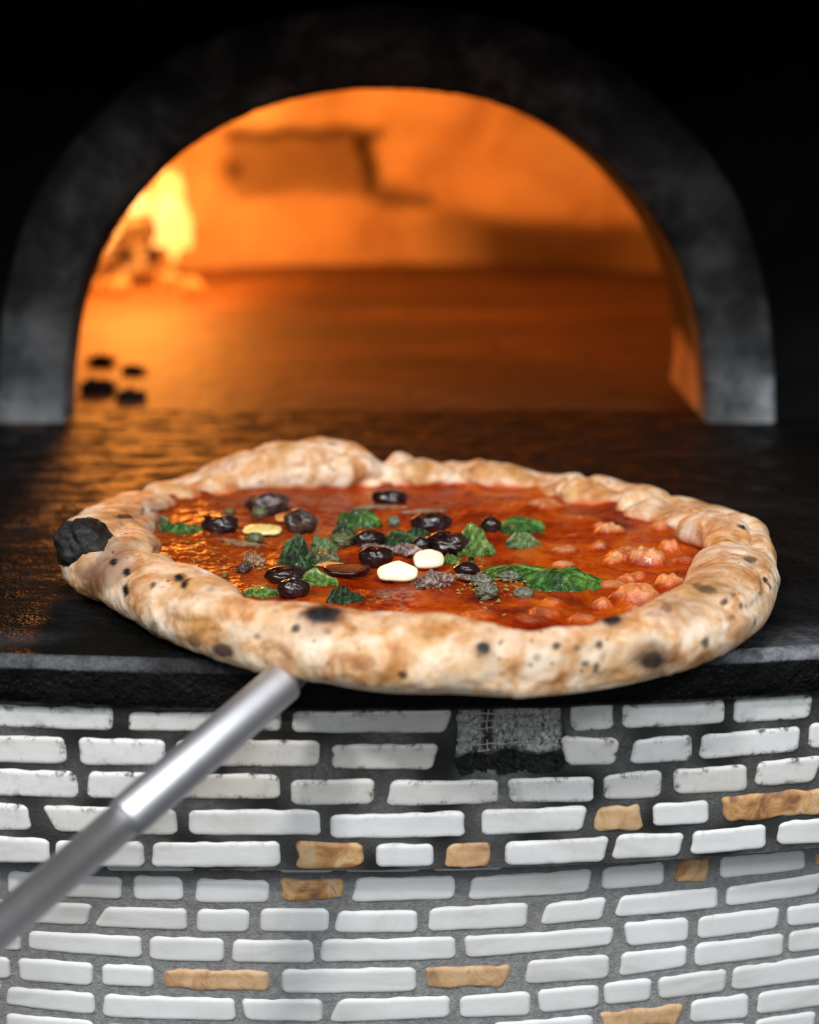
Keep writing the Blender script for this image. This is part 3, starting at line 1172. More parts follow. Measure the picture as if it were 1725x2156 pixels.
def build_pizza():
    root = empty('pizza', (PC.x, PC.y, ZB))
    tag(root, 'baked pizza with puffy charred rim and tomato sauce on metal peel at counter edge', 'pizza')
    NU, NV = 1150, 84
    V = [rim_point(-math.pi + 2 * math.pi * i / 300, 2 * math.pi * j / 40) for i in range(300) for j in range(40)]
    pre = BVHTree.FromPolygons(V, grid_faces(300, 40, True, True))
    BUB = []
    for (x, y, rx, ry, dp) in ((610, 985, 205, 62, 2.6), (288, 1132, 62, 46, 2.2), (345, 1046, 72, 34, 2.2), (1226, 1036, 66, 44, 2.8), (1352, 1068, 68, 50, 2.8), (1494, 1112, 78, 52, 3.0), (895, 992, 62, 36, 1.8),
                               (1062, 1002, 88, 38, 2.2), (250, 1078, 52, 34, 1.4), (1540, 1215, 90, 60, 1.2), (420, 1260, 90, 50, .9), (1180, 1380, 200, 60, .5), (730, 990, 90, 45, .9), (640, 960, 60, 30, .7)):
        rr = pre.ray_cast(CAM, ray(x, y).normalized())[0]
        if rr:
            pm = (rr - CAM).dot(AX_F) / FPX
            BUB.append((rr, rx * pm, ry * pm, dp * .00105))
    V = []
    for i in range(NU):
        a = -math.pi + 2 * math.pi * i / NU
        cen = Vector((PC.x + .5 * (tab(RI, a) + tab(RO, a)) * math.cos(a), PC.y + .5 * (tab(RI, a) + tab(RO, a)) * math.sin(a), ZB + .012))
        for j in range(NV):
            s = 2 * math.pi * j / NV
            p = rim_point(a, s)
            nrm = (p - cen).normalized()
            d = .0013 * nz(p, 38) + .0008 * nz(p, 95, 3) + .00045 * nz(p, 260, 5) + .00018 * nz(p, 700, 9)
            if p.z < ZB + .0006:
                d = 0
            for (h, rx, ry, dp) in BUB:
                dl = p - h
                if abs(dl.x) > rx * 1.5 or dl.length > 2.2 * rx or p.z < ZB + .004:
                    continue
                e = math.sqrt((dl.x / rx) ** 2 + (dl.dot(AX_U) / ry) ** 2) * (1 + .22 * nz(p, 70, 4))
                d += dp * (.45 * sstep(1, 0, e) - math.exp(-((e - 1.0) / .16) ** 2))
            p = p + nrm * d
            p.z = max(p.z, ZB)
            V.append(p)
    F = grid_faces(NU, NV, True, True)
    # left heel lip is fine as is; blisters
    bvh = BVHTree.FromPolygons(V, F)

    def hit(x, y):
        r = bvh.ray_cast(CAM, ray(x, y).normalized())
        return r[0]
    SP = [(678, 1298, 46, 20, 1), (1018, 1368, 17, 15, 1), (1375, 1392, 30, 20, .9), (1287, 1307, 24, 11, 1), (1395, 1243, 14, 8, 1), (1565, 1110, 11, 6, 1), (848, 1421, 12, 9, .9),
          (378, 1216, 13, 8, 1), (389, 1228, 10, 11, 1), (265, 1243, 10, 12, 1), (267, 1205, 12, 9, 1), (238, 1184, 11, 9, 1), (322, 1232, 7, 7, .8), (263, 1087, 20, 6, .9), (325, 1325, 13, 18, .6),
          (410, 1352, 20, 14, .6), (470, 1370, 28, 17, .85), (288, 1312, 14, 10, .6), (622, 1323, 10, 9, .9), (1172, 1360, 10, 8, .9), (1262, 1358, 9, 8, .85), (1215, 1364, 10, 8, .6), (1232, 1398, 9, 8, .8),
          (1255, 1405, 8, 12, .8), (1485, 1352, 9, 12, .85), (1492, 1242, 20, 9, .75), (1525, 1268, 9, 8, .9), (1612, 1223, 8, 8, .95), (1580, 1178, 20, 7, .75), (1050, 1312, 10, 6, .8), (1560, 1275, 6, 6, .7),
          (1545, 1252, 8, 5, .7), (1600, 1250, 6, 5, .7), (1470, 1235, 14, 7, .6), (1405, 1280, 12, 10, .55), (1540, 1300, 12, 8, .5), (690, 1330, 9, 6, .5), (745, 1325, 8, 6, .5), (540, 1340, 9, 6, .5), (560, 1365, 8, 6, .4),
          (445, 1240, 10, 6, .4), (1130, 1385, 10, 8, .45), (900, 1340, 12, 8, .3), (590, 1425, 16, 12, .5), (1590, 1310, 6, 8, .6), (1622, 1235, 5, 6, .8), (700, 935, 10, 5, .6)]
    BR = [(678, 1300, 62, 34, .45), (1375, 1385, 52, 38, .75), (230, 1180, 60, 60, .75), (195, 1215, 52, 40, .9), (1018, 1368, 32, 26, .45), (470, 1372, 46, 26, .5), (1290, 1310, 36, 18, .4), (640, 1330, 70, 14, .18),
          (380, 1290, 20, 30, .2), (280, 1240, 34, 24, .2), (1500, 1240, 60, 30, .3), (1440, 1290, 50, 30, .3), (265, 1085, 46, 20, .4), (310, 1075, 50, 30, .35), (1100, 1350, 60, 20, .2), (1010, 1345, 80, 14, .22)]
    hits = []
    for lst in (SP, BR):
        out = []
        for (x, y, rx, ry, st) in lst:
            h = hit(x, y)
            if h is None:
                continue
            px_m = (h - CAM).dot(AX_F) / FPX
            out.append((h, rx * px_m * 1.0, ry * px_m * 1.0, st))
        hits.append(out)
    char, brown, toast, saucy = [], [], [], []
    for idx, p in enumerate(V):
        c = b = 0
        for (h, rx, ry, st) in hits[0]:
            dl = p - h
            if abs(dl.x) > rx * 1.7 or dl.length > 2.6 * max(rx, ry):
                continue
            e = (dl.x / rx) ** 2 + (dl.dot(AX_U) / ry) ** 2
            e *= 1 + .7 * nz(p, 320, 2)
            c = max(c, st * sstep(1.25, .45, e))
        for (h, rx, ry, st) in hits[1]:
            dl = p - h
            if abs(dl.x) > rx * 1.7 or dl.length > 2.2 * max(rx, ry):
                continue
            e = (dl.x / rx) ** 2 + (dl.dot(AX_U) / ry) ** 2
            e *= 1 + .6 * nz(p, 150, 2)
            b = max(b, st * sstep(1.4, .1, e))
        char.append(c)
        brown.append(b)
        j = idx % NV
        i = idx // NV
        a = -math.pi + 2 * math.pi * i / NU
        s = 2 * math.pi * j / NV
        zr = (p.z - ZB) / tab(HH, a)
        innerness = max(0, -math.cos(s))
        back = sstep(-.1, .5, math.sin(a))
        tt = .26 + .70 * sstep(.6, 1.0, zr) * (.6 + .4 * back) + .38 * innerness * (1 - back)
        toast.append(max(0, min(1, tt)))
        sz = ZS + .0008 + .003 * nz(p, 120, 1)
        saucy.append(.95 * sstep(sz + .003, sz - .001, p.z) * (1 if math.cos(s) < .2 and math.sin(s) > -.6 else 0))
    # raised blisters
    V2 = [v.copy() for v in V]
    for (x, y, r, hgt) in ((678, 1298, 52, .0022), (1287, 1307, 26, .001), (1018, 1368, 22, .0008)):
        h = hit(x, y)
        if h is None:
            continue
        pm = (h - CAM).dot(AX_F) / FPX
        for k, p in enumerate(V):
            dl = (p - h)
            if dl.length < r * pm * 1.4:
                V2[k] += Vector((0, -.35, .9)) * hgt * sstep(r * pm * 1.3, r * pm * .3, dl.length)
    # underside disc
    nb = len(V2)
    att = {'char': char, 'brown': brown, 'toast': toast, 'saucy': saucy}
    V2.append(Vector((PC.x, PC.y, ZB)))
    for q in att.values():
        q.append(0)
    jb = int(NV * .75)
    for i in range(NU):
        F.append((nb, ((i + 1) % NU) * NV + jb, i * NV + jb))
    V2 = [v - root.location for v in V2]
    mesh_obj('crust', V2, F, M['crust'], root, True, None, att)

    # charred bubble on the left rim
    hb = hit(176, 1150) or on_z(176, 1150, .02)

    def fnb(p, d):
        g = .10 * math.exp(-((d.x * .9 + d.z * .5 - .1) / .10) ** 2)
        return p * (1 - g)
    blob = lump('charred_bubble', hb + Vector((-.0008, .0035, -.0002)), (.0116, .0120, .0114), m_char(), root, seed=5, amp=.20, fr=1.5, nu=80, nv=50, fn=fnb)
    blob['label'] = 'burnt black bubble on the left rim'

    # sauce with melted dough bumps
    NUs, NVs = 720, 190
    bumps = [(1285, 1108, 28, 16, .0048, 1), (1262, 1102, 12, 9, .003, .8), (1368, 1168, 34, 24, .0072, 1), (1320, 1160, 34, 22, .0052, .45), (1190, 1150, 24, 9, .003, .6), (1291, 1174, 19, 7, .003, 1),
             (1186, 1183, 22, 6, .002, .8), (1345, 1243, 44, 22, .0068, .85), (1410, 1216, 28, 12, .0046, 1), (1322, 1214, 18, 10, .0034, .5), (1345, 1205, 14, 9, .0034, .6), (1292, 1226, 26, 7, .0024, .7),
             (1265, 1266, 20, 18, .0040, .4), (1262, 1142, 18, 12, .0034, .5), (1150, 1056, 34, 14, .004, .7), (1055, 1043, 14, 6, .0014, .35), (1400, 1100, 26, 18, .005, .75), (1410, 1145, 20, 14, .005, .6),
             (1222, 1092, 8, 5, .0014, .3), (1205, 1122, 10, 6, .0014, .3), (1165, 1262, 20, 10, .0026, .25), (1150, 1285, 30, 12, .0025, .2), (1120, 1300, 26, 8, .002, .2), (880, 1262, 24, 8, .002, .15),
             (1010, 1290, 30, 8, .002, .2), (1230, 1215, 14, 6, .002, .4), (860, 1040, 10, 4, .001, .25), (1440, 1175, 20, 10, .0030, .3), (1230, 1300, 24, 8, .0025, .35), (1340, 1275, 20, 8, .003, .4)]
    bl = []
    for (x, y, rx, ry, hh, st) in bumps:
        # the picture shows the raised top: shift the foot down by the height it hides
        P = on_z(x, y, ZS + hh * .5)
        pm = (P - CAM).dot(AX_F) / FPX
        bl.append((P, rx * pm * 1.15, max(rx * pm * .9, .002), hh, st))
    V, dough, oily = [], [], []
    for i in range(NUs):
        a = -math.pi + 2 * math.pi * i / NUs
        rmax = tab(RI, a) + .009
        for j in range(NVs):
            t = j / (NVs - 1)
            r = rmax * t
            x, y = PC.x + r * math.cos(a), PC.y + r * math.sin(a)
            p = (x, y, 0)
            ol = sstep(-.02, -.075, x - .2 * (y - .03))
            z = ZS + .0011 * nz(p, 42, 1) + .0006 * nz(p, 120, 2) + .00042 * nz(p, 330, 3) + .0002 * nz(p, 700, 4)
            z += .0009 * ol * nz((x * .45, y * 1.3, 0), 330, 6)
            z -= .0012 * sstep(.8, .2, t)
            dg = 0
            for (P, rx, ry, hh, st) in bl:
                dx, dy = x - P.x, y - P.y
                if abs(dx) > rx * 1.7 or abs(dy) > ry * 1.7:
                    continue
                e = (dx / rx) ** 2 + (dy / ry) ** 2
                e *= 1 + .4 * nz(p, 160, 5)
                k = sstep(1.5, .0, e)
                z += hh * .8 * k * (1 + .35 * nz(p, 420, 8))
                dg = max(dg, st * sstep(1.15, .35, e) * (.75 + .5 * nz(p, 300, 7)))
            z += .0028 * sstep(rmax - .012, rmax, r)
            V.append(Vector((x, y, z)) - root.location)
            dough.append(max(0, min(1, dg)))
            oily.append(max(0, min(1, ol)) * .85)
    mesh_obj('tomato_sauce', V, grid_faces(NUs, NVs, wu=True), M['sauce'], root, True, None, {'dough': dough, 'oily': oily})
    return root


def m_char():
    k = MT('char', .55, .35)
    k.color(k.ramp(k.noise(160, 5, .7, .6), [(.35, (.004, .004, .004)), (.55, (.018, .017, .016)), (.72, (.045, .038, .032)), (.8, (.08, .055, .035))]))
    k.bump(k.noise(220, 5, .7), .7, .0015)
    return k.m


build_pizza()


# ================================================================== TOPPINGS
def place(x, y, up=0.0):
    return on_z(x, y, ZS + up)


def pxm(P):
    return (P - CAM).dot(AX_F) / FPX


def olive(x, y, w, h, rot, style, label, mat='olive', tilt=0.0):
    w, h = w * 1.04, h * 1.06
    P = place(x, y, .002)
    m = pxm(P)
    a = w * m / 2
    # visible height = c cos + b sin
    b = a * (.72 if h < w * .8 else .9)
    c = max(.0022, math.sqrt(max((h * m / 2) ** 2 - (b * .33) ** 2, 1e-8)) / .93)
    n1 = random.Random(int(x * 7 + y))
    sd = n1.uniform(0, 30)
    P = place(x, y, 0)
    z = ZS + c * .62

    def fn(p, d):
        if style == 'pit':       # open end with the pit hole towards the viewer
            q = Vector((-.05, -.86, .45)).normalized()
            k = max(0, d.dot(q))
            return p * (1 - .75 * sstep(.90, .985, k))
        if style == 'half':      # hollow curled half
            k = sstep(-.1, .5, d.z)
            return Vector((p.x, p.y, p.z * (1 - .85 * k) + .35 * abs(d.x) ** 2 * k))
        if style == 'slit':
            k = math.exp(-((d.x - .15 + .2 * d.z) / .07) ** 2) * sstep(-.2, .6, -d.y + d.z)
            return p * (1 - .12 * k)
        if style == 'tip':
            k = math.exp(-((d - Vector((-.75, -.1, .65)).normalized()).length / .16) ** 2)
            return p * (1 + .35 * k)
        return p
    # keep the picture position of the centre although it stands proud of the sauce
    d = ray(x, y)
    Q = CAM + d * ((z - CAM.z) / d.z)
    o = lump('olive', Q, (a, b, c), M[mat], None, seed=sd, amp=.14 if style != 'rough' else .24, fr=1.8, nu=56, nv=36, rot=math.radians(rot), tilt=tilt, fn=fn)
    return tag(o, label, 'olive', 'black olives on the pizza')


olive(565, 1062, 82, 50, 8, 'rough', 'large dusty brown olive by the back left crust, farthest to the left at the back', 'olive_brown')
olive(465, 1104, 76, 42, -12, 'tip', 'shiny black olive with a small peak at the end of the left basil leaf')
olive(633, 1100, 70, 52, -20, 'pit', 'wrinkled brown olive with open pit hole, right of the yellow garlic sliver', 'olive_brown')
olive(820, 1047, 72, 34, 0, 'slit', 'black olive farthest back, alone in the sauce near the rear crust')
olive(908, 1100, 82, 42, 5, 'plain', 'broad black olive lying behind the pair of split olives at the centre')
olive(778, 1134, 62, 36, 20, 'plain', 'purple black olive touching the left of the glossy folded basil leaf')
olive(792, 1172, 70, 42, 8, 'slit', 'dark olive under the pale anchovy, just behind the largest garlic slice')
olive(942, 1143, 92, 46, -24, 'rough', 'long black olive half slanting down left of the light green leaf')
olive(888, 1147, 42, 30, 12, 'plain', 'small olive piece with a red sauce smear, left of the long slanting olive half')
olive(602, 1210, 84, 38, 8, 'plain', 'smooth black olive touching the foot of the dark crumpled basil leaf')
olive(618, 1240, 66, 42, 0, 'slit', 'round black olive nearest the front left crust, beside the lime green leaf')
olive(730, 1198, 92, 34, 4, 'half', 'hollow curled olive half with crinkled rim left of the largest garlic slice')
olive(982, 1198, 54, 28, -8, 'plain', 'small black olive right of the garlic slices, by the tip of the long leaf')
olive(1033, 1106, 42, 32, 0, 'plain', 'small round black olive touching the left of the farthest right basil leaf')


def leaf(x, y, w, h, mat, label, rot=0.0, fold=1.0, tip=1.0, seed=1, curl=0.0, depth=.8, back=None):
    """crumpled cooked basil leaf: (w, h) is its size in the picture; it arches up from the sauce"""
    w, h = w * 1.12, h * 1.18
    P = place(x, y + h * .3, 0)
    m = pxm(P)
    L = w * m
    hh = h * m * .98
    Dp = L * .36 * depth + .0025
    nu, nv = 60, 28
    V, R = [], []
    for i in range(nu + 1):
        u = i / nu
        wd = (math.sin(math.pi * min(1, max(0, u)) ** .9) ** .62) * (1 - .12 * u)
        for j in range(nv + 1):
            v = j / nv * 2 - 1
            px_ = (u - .5) * L
            py = v * Dp * (.25 + .75 * wd)
            # an arch across the leaf, folded and crumpled
            top = hh * wd * (.62 * (1 - abs(v) ** 2.2) + .34 * fold * (1 - abs(math.sin(v * 2.6 + 1.7 * u + seed))) ** 1.3 * (1 - v * v))
            top *= .9 + .3 * nz((u * 2.4, v * 1.1, seed), 1.2)
            px_ += .16 * L * nz((u * 2, v * 1.6, seed + 4), 1.3) * .45
            py += .0020 * nz((u * 4, v * 2.5, seed + 8), 1.5)
            py += .0016 * nz((u * 9, v * 2, seed + 6), 1.5) * abs(v)
            zz = top + .0010 * nz((u * 4, v * 2.4, seed + 2), 1.6) * fold + .00025 * nz((u * 16, v * 9, seed), 1.5)
            zz += curl * hh * sstep(.82, 1, 1 - u if tip < 0 else u)
            V.append((px_, py, zz - .0008))
            q = math.exp(-((v - .12 * math.sin(u * 5)) / .05) ** 2)
            sidev = abs(math.sin((u * 6 + abs(v) * 2.2) * math.pi)) ** 18
            R.append(min(1, .55 * q + .3 * sidev * (1 - abs(v))))
    nb = len(V)
    th = .00045
    V += [(a, b, c - th) for a, b, c in V]
    R += R
    F = grid_faces(nu + 1, nv + 1)
    F2 = [tuple(k + nb for k in f[::-1]) for f in F]
    ring = [i * (nv + 1) for i in range(nu + 1)] + [nu * (nv + 1) + j for j in range(1, nv + 1)] + [i * (nv + 1) + nv for i in range(nu - 1, -1, -1)] + [j for j in range(nv - 1, 0, -1)]
    F3 = [(ring[k], ring[k] + nb, ring[(k + 1) % len(ring)] + nb, ring[(k + 1) % len(ring)]) for k in range(len(ring))]
    o = mesh_obj('basil_leaf', V, F + F2 + F3, M[mat], None, True, None, {'rib': R})
    o.location = (P.x, P.y, ZS)
    o.rotation_euler = (0, 0, math.radians(rot))
    return tag(o, label, 'basil leaf', 'basil leaves on the pizza')


leaf(385, 1107, 88, 24, 'leaf_bright', 'narrow green basil leaf at the far left, left of the shiny black olive', rot=-8, seed=3)
leaf(346, 1098, 28, 36, 'leaf_olive', 'small curled brownish leaf tip standing beside the left crust', seed=5, depth=1.4)
leaf(758, 1088, 86, 40, 'leaf_bright', 'bright green basil leaf behind the centre, nearest the lone rear olive', rot=4, seed=7, fold=1.6)
leaf(726, 1118, 60, 44, 'leaf_dark', 'very dark basil leaf hanging in front of the bright leaf behind the centre', rot=-20, seed=9)
leaf(842, 1126, 74, 44, 'leaf_dark', 'glossy folded basil leaf with pale rim between two olives at the centre', rot=-18, seed=11, fold=.5)
leaf(878, 1118, 56, 28, 'leaf_dark', 'small dark basil scrap behind the glossy folded leaf', rot=6, seed=13)
leaf(1000, 1138, 78, 56, 'leaf_lime', 'light green crumpled basil leaf right of the long slanting olive half', rot=-14, seed=15, fold=1.5)
leaf(1100, 1100, 84, 36, 'leaf_bright', 'upper green half of the basil leaf farthest to the right at the back', rot=5, seed=17)
leaf(1102, 1130, 66, 34, 'leaf_pale', 'pale underside of a basil leaf tucked below the rear right green one', rot=0, seed=18, fold=.6)
leaf(628, 1172, 76, 62, 'leaf_dark', 'tall dark crumpled basil leaf left of the centre', rot=12, seed=21, fold=1.4)
leaf(684, 1168, 66, 34, 'leaf_olive', 'beige green leaf fold leaning on the tall dark basil leaf', rot=-18, seed=23)
leaf(682, 1140, 50, 34, 'leaf_pale', 'pale curled leaf with white rim above the tall dark basil leaf', rot=-14, seed=25)
leaf(668, 1215, 78, 30, 'leaf_lime', 'light green basil strip in front of the hollow olive half', rot=8, seed=27)
leaf(548, 1238, 72, 24, 'leaf_lime', 'lime green basil sliver left of the round front olive', rot=6, seed=29, fold=.5)
leaf(728, 1250, 70, 38, 'leaf_dark', 'dark green basil leaf touching the front crust above the big charred spot', rot=8, seed=31)
leaf(1095, 1196, 140, 22, 'leaf_bright', 'thin pointed left end of the long basil leaf in front', rot=-4, seed=33, fold=.6)
leaf(1190, 1211, 150, 42, 'leaf_bright', 'longest glistening basil leaf at the right of the toppings', rot=-8, seed=35, fold=1.2)
leaf(952, 1171, 32, 15, 'leaf_lime', 'tiny bright green basil scrap behind the small garlic slice', rot=0, seed=37)


def leaf_stem():
    V = []
    pts = [(993, 1180), (992, 1168), (998, 1158), (1010, 1148)]
    P = [on_z(x, y, ZS + .001 + .0016 * k) for k, (x, y) in enumerate(pts)]
    C = smooth_poly([tuple(p) for p in P], 24)
    for i, c in enumerate(C):
        for j in range(12):
            a = 2 * math.pi * j / 12
            r = .0009 if i > 4 else .0014
            V.append(c + Vector((math.cos(a) * r, 0, math.sin(a) * r)))
    o = mesh_obj('basil_sprig', V, grid_faces(len(C), 12, wv=True), M['leaf_lime'], None, True, None, {'rib': [0] * len(V)})
    tag(o, 'short pale green basil stem in front of the light green crumpled leaf', 'sprig')


leaf_stem()


def garlic(x, y, w, h, face, label, mat='garlic', rot=0.0, thick=.003, seed=1, shape=1):
    P0 = place(x, y + h * .42)
    m = pxm(P0)
    a = w * m / 2
    b = h * m / 2 / math.sin(face + math.radians(18))
    n = 64
    ringo = []
    for i in range(n):
        t = 2 * math.pi * i / n
        cx, sy = math.cos(t), math.sin(t)
        # flat foot, domed and slightly notched top
        X = a * abs(cx) ** .75 * (1 if cx > 0 else -1)
        if sy > 0:
            X *= 1 - .42 * sy ** 1.5 * shape
            Y = b * sy ** .8 * 1.0
        else:
            Y = -b * abs(sy) ** .55 * .98
        k = 1 + .05 * nz((cx, sy, seed), 2.2)
        ringo.append(Vector((X * k, Y * k, 0)))
    V, F = [], []
    lay = [(.0, .6), (.15, .93), (.35, 1), (.7, 1), (.88, .93), (1, .6), ]
    V.append(Vector((0, 0, 0)))
    for (q, s) in lay:
        for p in ringo:
            V.append(Vector((p.x * s if s < .9 else p.x - (1 - s) * a * (1 if p.x > 0 else -1) * .6, p.y * s if s < .9 else p.y * s, (q) * thick + (.0003 * nz(p, 400, seed)))))
    V.append(Vector((0, 0, thick + .0003)))
    for k in range(n):
        F.append((0, 1 + (k + 1) % n, 1 + k))
        for l in range(len(lay) - 1):
            A, B = 1 + l * n, 1 + (l + 1) * n
            F.append((A + k, A + (k + 1) % n, B + (k + 1) % n, B + k))
        F.append((len(V) - 1, 1 + (len(lay) - 1) * n + k, 1 + (len(lay) - 1) * n + (k + 1) % n))
    R = Matrix.Rotation(math.radians(rot), 3, 'Z') @ Matrix.Rotation(face, 3, 'X')
    V = [R @ v for v in V]
    o = mesh_obj('garlic_slice', V, F, M[mat])
    z = ZS + b * math.sin(face) * .80
    d = ray(x, y)
    o.location = CAM + d * ((z - CAM.z) / d.z)
    return tag(o, label, 'garlic', 'garlic slices on the pizza')


garlic(838, 1205, 86, 44, .95, 'largest ivory garlic slice, standing at the centre front of the toppings', rot=-4, shape=1.9)
garlic(901, 1180, 66, 40, .9, 'ivory garlic slice just right of and behind the largest one', rot=12, seed=4, shape=.6)
garlic(553, 1119, 82, 22, .16, 'thin yellow garlic sliver between two olives at the left', 'garlic_yellow', rot=-6, seed=7, thick=.0018, shape=.3)
garlic(606, 1092, 56, 18, .16, 'orange stained garlic sliver behind the yellow one', 'garlic_sauced', rot=14, seed=9, thick=.0015, shape=.4)


def caper(x, y, w, h, label, mat='caper', seed=1, rough=.2):
    P = place(x, y)
    m = pxm(P)
    a = w * m / 2
    c = h * m / 2
    z = ZS + c * .55
    d = ray(x, y)
    Q = CAM + d * ((z - CAM.z) / d.z)
    o = lump('caper', Q, (a, min(a, c * 1.1), c), M[mat], None, seed=seed, amp=rough, fr=2.6, nu=40, nv=26)
    return tag(o, label, 'caper', 'capers on the pizza')


caper(546, 1079, 34, 28, 'green caper pressed against the front of the dusty brown olive', seed=1)
caper(537, 1133, 36, 24, 'dark green caper just below the yellow garlic sliver', seed=2)
caper(614, 1147, 32, 26, 'beige caper on top of the tall dark basil leaf', 'caper_grey', 3)
caper(719, 1137, 46, 30, 'golden brown wrinkled caper between pale curled leaf and purple olive', 'caper', 4, .4)
caper(1103, 1249, 42, 28, 'round grey caper lying alone nearest the front right crust', 'caper_grey', 5, .15)
caper(1014, 1222, 46, 26, 'crushed pale caper in front of the small black olive', 'caper_grey', 6, .5)
caper(1026, 1245, 44, 34, 'crushed wet caper left of the round grey one', 'caper_grey', 7, .5)
caper(1072, 1214, 46, 22, 'flattened glistening caper touching the long basil leaf', 'caper_grey', 8, .5)
caper(483, 1077, 26, 14, 'small dull caper behind the shiny peaked olive', 'caper', 9)
caper(829, 1098, 28, 24, 'pale caper behind the glossy folded basil leaf', 'caper_grey', 10)
caper(473, 1212, 14, 12, 'tiny dark caper in the oily sauce at the front left', 'caper', 11)
caper(1155, 1228, 24, 10, 'sliver of caper at the front edge of the longest leaf', 'caper_grey', 12, .4)


def anchovy(x, y, w, h, rot, mat, label, seed=1, bend=.2, flat=.6):
    P = place(x, y)
    m = pxm(P)
    a = w * m / 2
    c = h * m / 2 * flat

    def fn(p, d):
        k = abs(d.x)
        p = Vector((p.x, p.y * (1 - .35 * k), p.z * (1 - .4 * k)))
        p.z += bend * d.x * d.x
        p.y += .35 * math.sin(d.x * 2.4 + seed)
        p.z += .12 * math.sin(d.x * 16 + d.y * 5 + seed)
        return p
    b = max(.0022, min(a * .5, c * 2.0))
    z = ZS + c * .5
    d = ray(x, y)
    Q = CAM + d * ((z - CAM.z) / d.z)
    o = lump('anchovy_fillet', Q, (a, b, c), M[mat], None, seed=seed, amp=.3, fr=2.4, nu=72, nv=44, rot=math.radians(rot), fn=fn)
    return tag(o, label, 'anchovy', 'anchovy pieces on the pizza')


anchovy(914, 1224, 84, 46, 20, 'anchovy', 'grey pink anchovy flake in front of the small garlic slice', 1, .1, .8)
anchovy(858, 1160, 74, 32, -12, 'anchovy', 'silvery white anchovy piece between the olives and garlic slices', 2, .1, .8)
anchovy(790, 1153, 62, 18, 12, 'anchovy', 'thin pinkish anchovy strip lying over the dark olive behind the garlic', 3, .1, .9)
anchovy(508, 1143, 116, 32, -24, 'anchovy_brown', 'light brown anchovy fillet slanting down from the shiny peaked olive', 4, .05, .35)
anchovy(536, 1180, 56, 50, -40, 'anchovy_brown', 'greyish anchovy curl in the oily sauce left of the dark leaf', 5, .1, .7)
anchovy(514, 1196, 34, 28, 10, 'olive_brown', 'blackened anchovy scrap beside the greyish curl', 6, .1, .8)
anchovy(890, 1077, 96, 14, 6, 'anchovy_brown', 'slim brown anchovy strip behind the broad black olive', 7, .05, .7)
anchovy(800, 1068, 120, 16, 4, 'anchovy_brown', 'flat brown anchovy strip just in front of the farthest back olive', 8, .0, .5)
anchovy(700, 1190, 70, 14, 6, 'garlic_sauced', 'orange anchovy shred between the dark leaf and hollow olive half', 9, .1, .8)
anchovy(985, 1215, 60, 14, -8, 'anchovy', 'crumbled anchovy shred in front of the small black olive', 10, .1, .8)


def herbs():
    rnd = random.Random(11)
    V, F = [], []
    for k in range(260):
        x = rnd.gauss(1020, 60)
        y = rnd.gauss(1225, 20)
        if k > 190:
            x, y = rnd.uniform(380, 560), rnd.uniform(1120, 1200)
        P = place(x, y, .0006)
        s = rnd.uniform(.0003, .0009)
        b = len(V)
        a = rnd.uniform(0, 3.14)
        for (dx, dy, dz) in ((-1.6, 0, 0), (0, -.7, .2), (1.6, 0, 0), (0, .7, .2), (0, 0, .9), (0, 0, -.6)):
            V.append(P + Vector((dx * math.cos(a) - dy * math.sin(a), dx * math.sin(a) + dy * math.cos(a), dz)) * s)
        for (i, j) in ((0, 1), (1, 2), (2, 3), (3, 0)):
            F.append((b + i, b + j, b + 4))
            F.append((b + j, b + i, b + 5))
    o = mesh_obj('dried_oregano', V, F, M['herb'], None, False)
    tag(o, 'golden crumbs of dried oregano scattered over the sauce around the capers', 'herbs', None, 'stuff')


herbs()


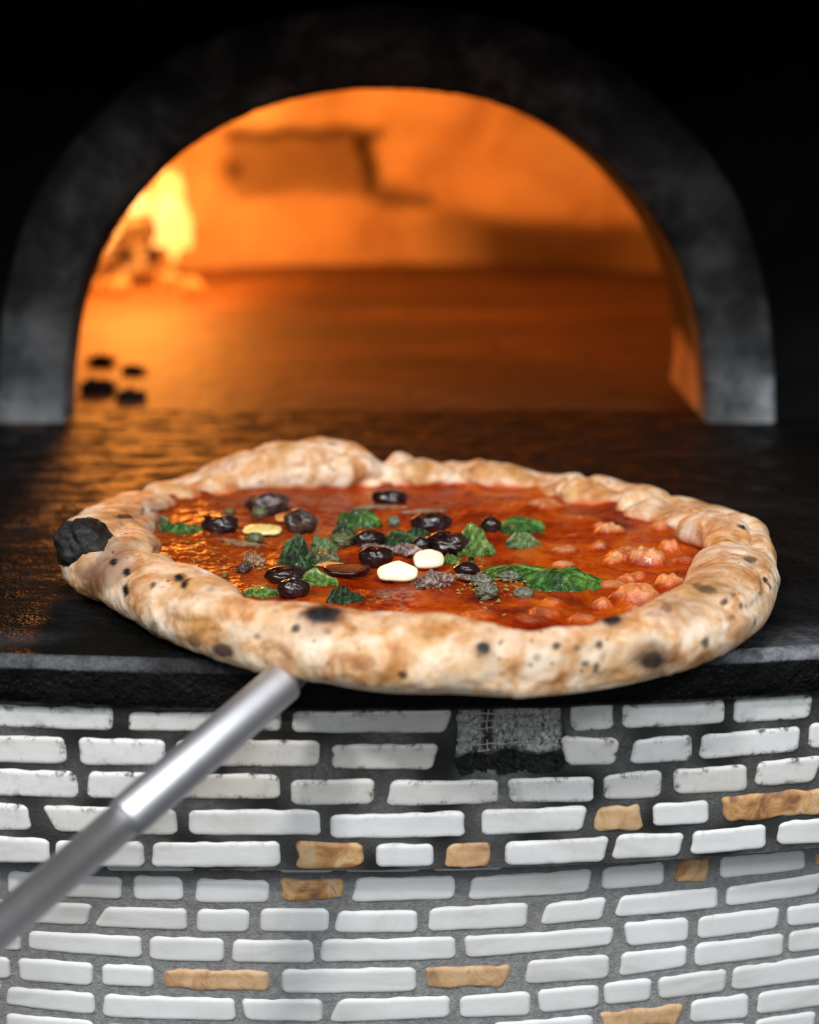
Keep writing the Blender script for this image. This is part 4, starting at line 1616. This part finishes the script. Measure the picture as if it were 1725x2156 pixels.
# ================================================================== PEEL
def build_peel():
    root = empty('pizza_peel', (PC.x, PC.y, 0))
    tag(root, 'steel pizza peel with long round handle reaching out to the lower left under the pizza', 'pizza peel')
    n = 96
    R = .122
    p0 = CAM + ray(606, 1428) * .512
    p1 = CAM + ray(0, 1952) * .452
    dirn = Vector((p0.x - PC.x, p0.y - PC.y)).normalized()
    ha = math.atan2(dirn.y, dirn.x)
    V, F = [], []
    for z in (.0005, .0019):
        for i in range(n):
            a = 2 * math.pi * i / n
            r = R
            da = (a - ha + math.pi) % (2 * math.pi) - math.pi
            r = R + .012 * math.exp(-(da / .16) ** 4)
            V.append(Vector((PC.x + r * math.cos(a), PC.y - .004 + r * math.sin(a), z)) - root.location)
    F.append(tuple(range(n))[::-1])
    F.append(tuple(range(n, 2 * n)))
    for i in range(n):
        F.append((i, (i + 1) % n, n + (i + 1) % n, n + i))
    mesh_obj('blade', V, F, M['blade'], root, False)

    def tube(a, b, prof, name, mat, label=None):
        ax = b - a
        q = ax.to_track_quat('Z', 'Y')
        V = []
        for (t, r) in prof:
            for j in range(40):
                an = 2 * math.pi * j / 40
                V.append(a + ax * t + q @ Vector((r * math.cos(an), r * math.sin(an), 0)) - root.location)
        F = grid_faces(len(prof), 40, wv=True)
        F.append(tuple(range(40)))
        F.append(tuple(range(len(V) - 40, len(V)))[::-1])
        o = mesh_obj(name, V, F, mat, root)
        if label:
            o['label'] = label
        return o
    ax = p1 - p0
    tcol = .60
    far = p0 + ax * 3.2
    k = 1 / 3.2
    c = p0 + ax * tcol
    tube(p0, c, [(0, .0058), (.012, .0071), (.03, .0076), (.95, .0077), (.985, .0074), (1, .0068)], 'handle_sleeve', M['steel'])
    tube(c, far, [(0, .0066), (1, .0066)], 'handle', M['steel'])
    tube(far, far + ax * .06, [(0, .0068), (.2, .0085), (.8, .0085), (1, .006)], 'end_cap', M['collar'])
    # neck joining blade and handle
    nk = Vector((PC.x + dirn.x * (R - .004), PC.y - .004 + dirn.y * (R - .004), .0030))
    tube(nk, p0 + ax * .02, [(0, .0016), (.25, .0032), (.6, .0052), (1, .0062)], 'neck', M['collar'], 'dark riveted neck between blade and handle')


build_peel()
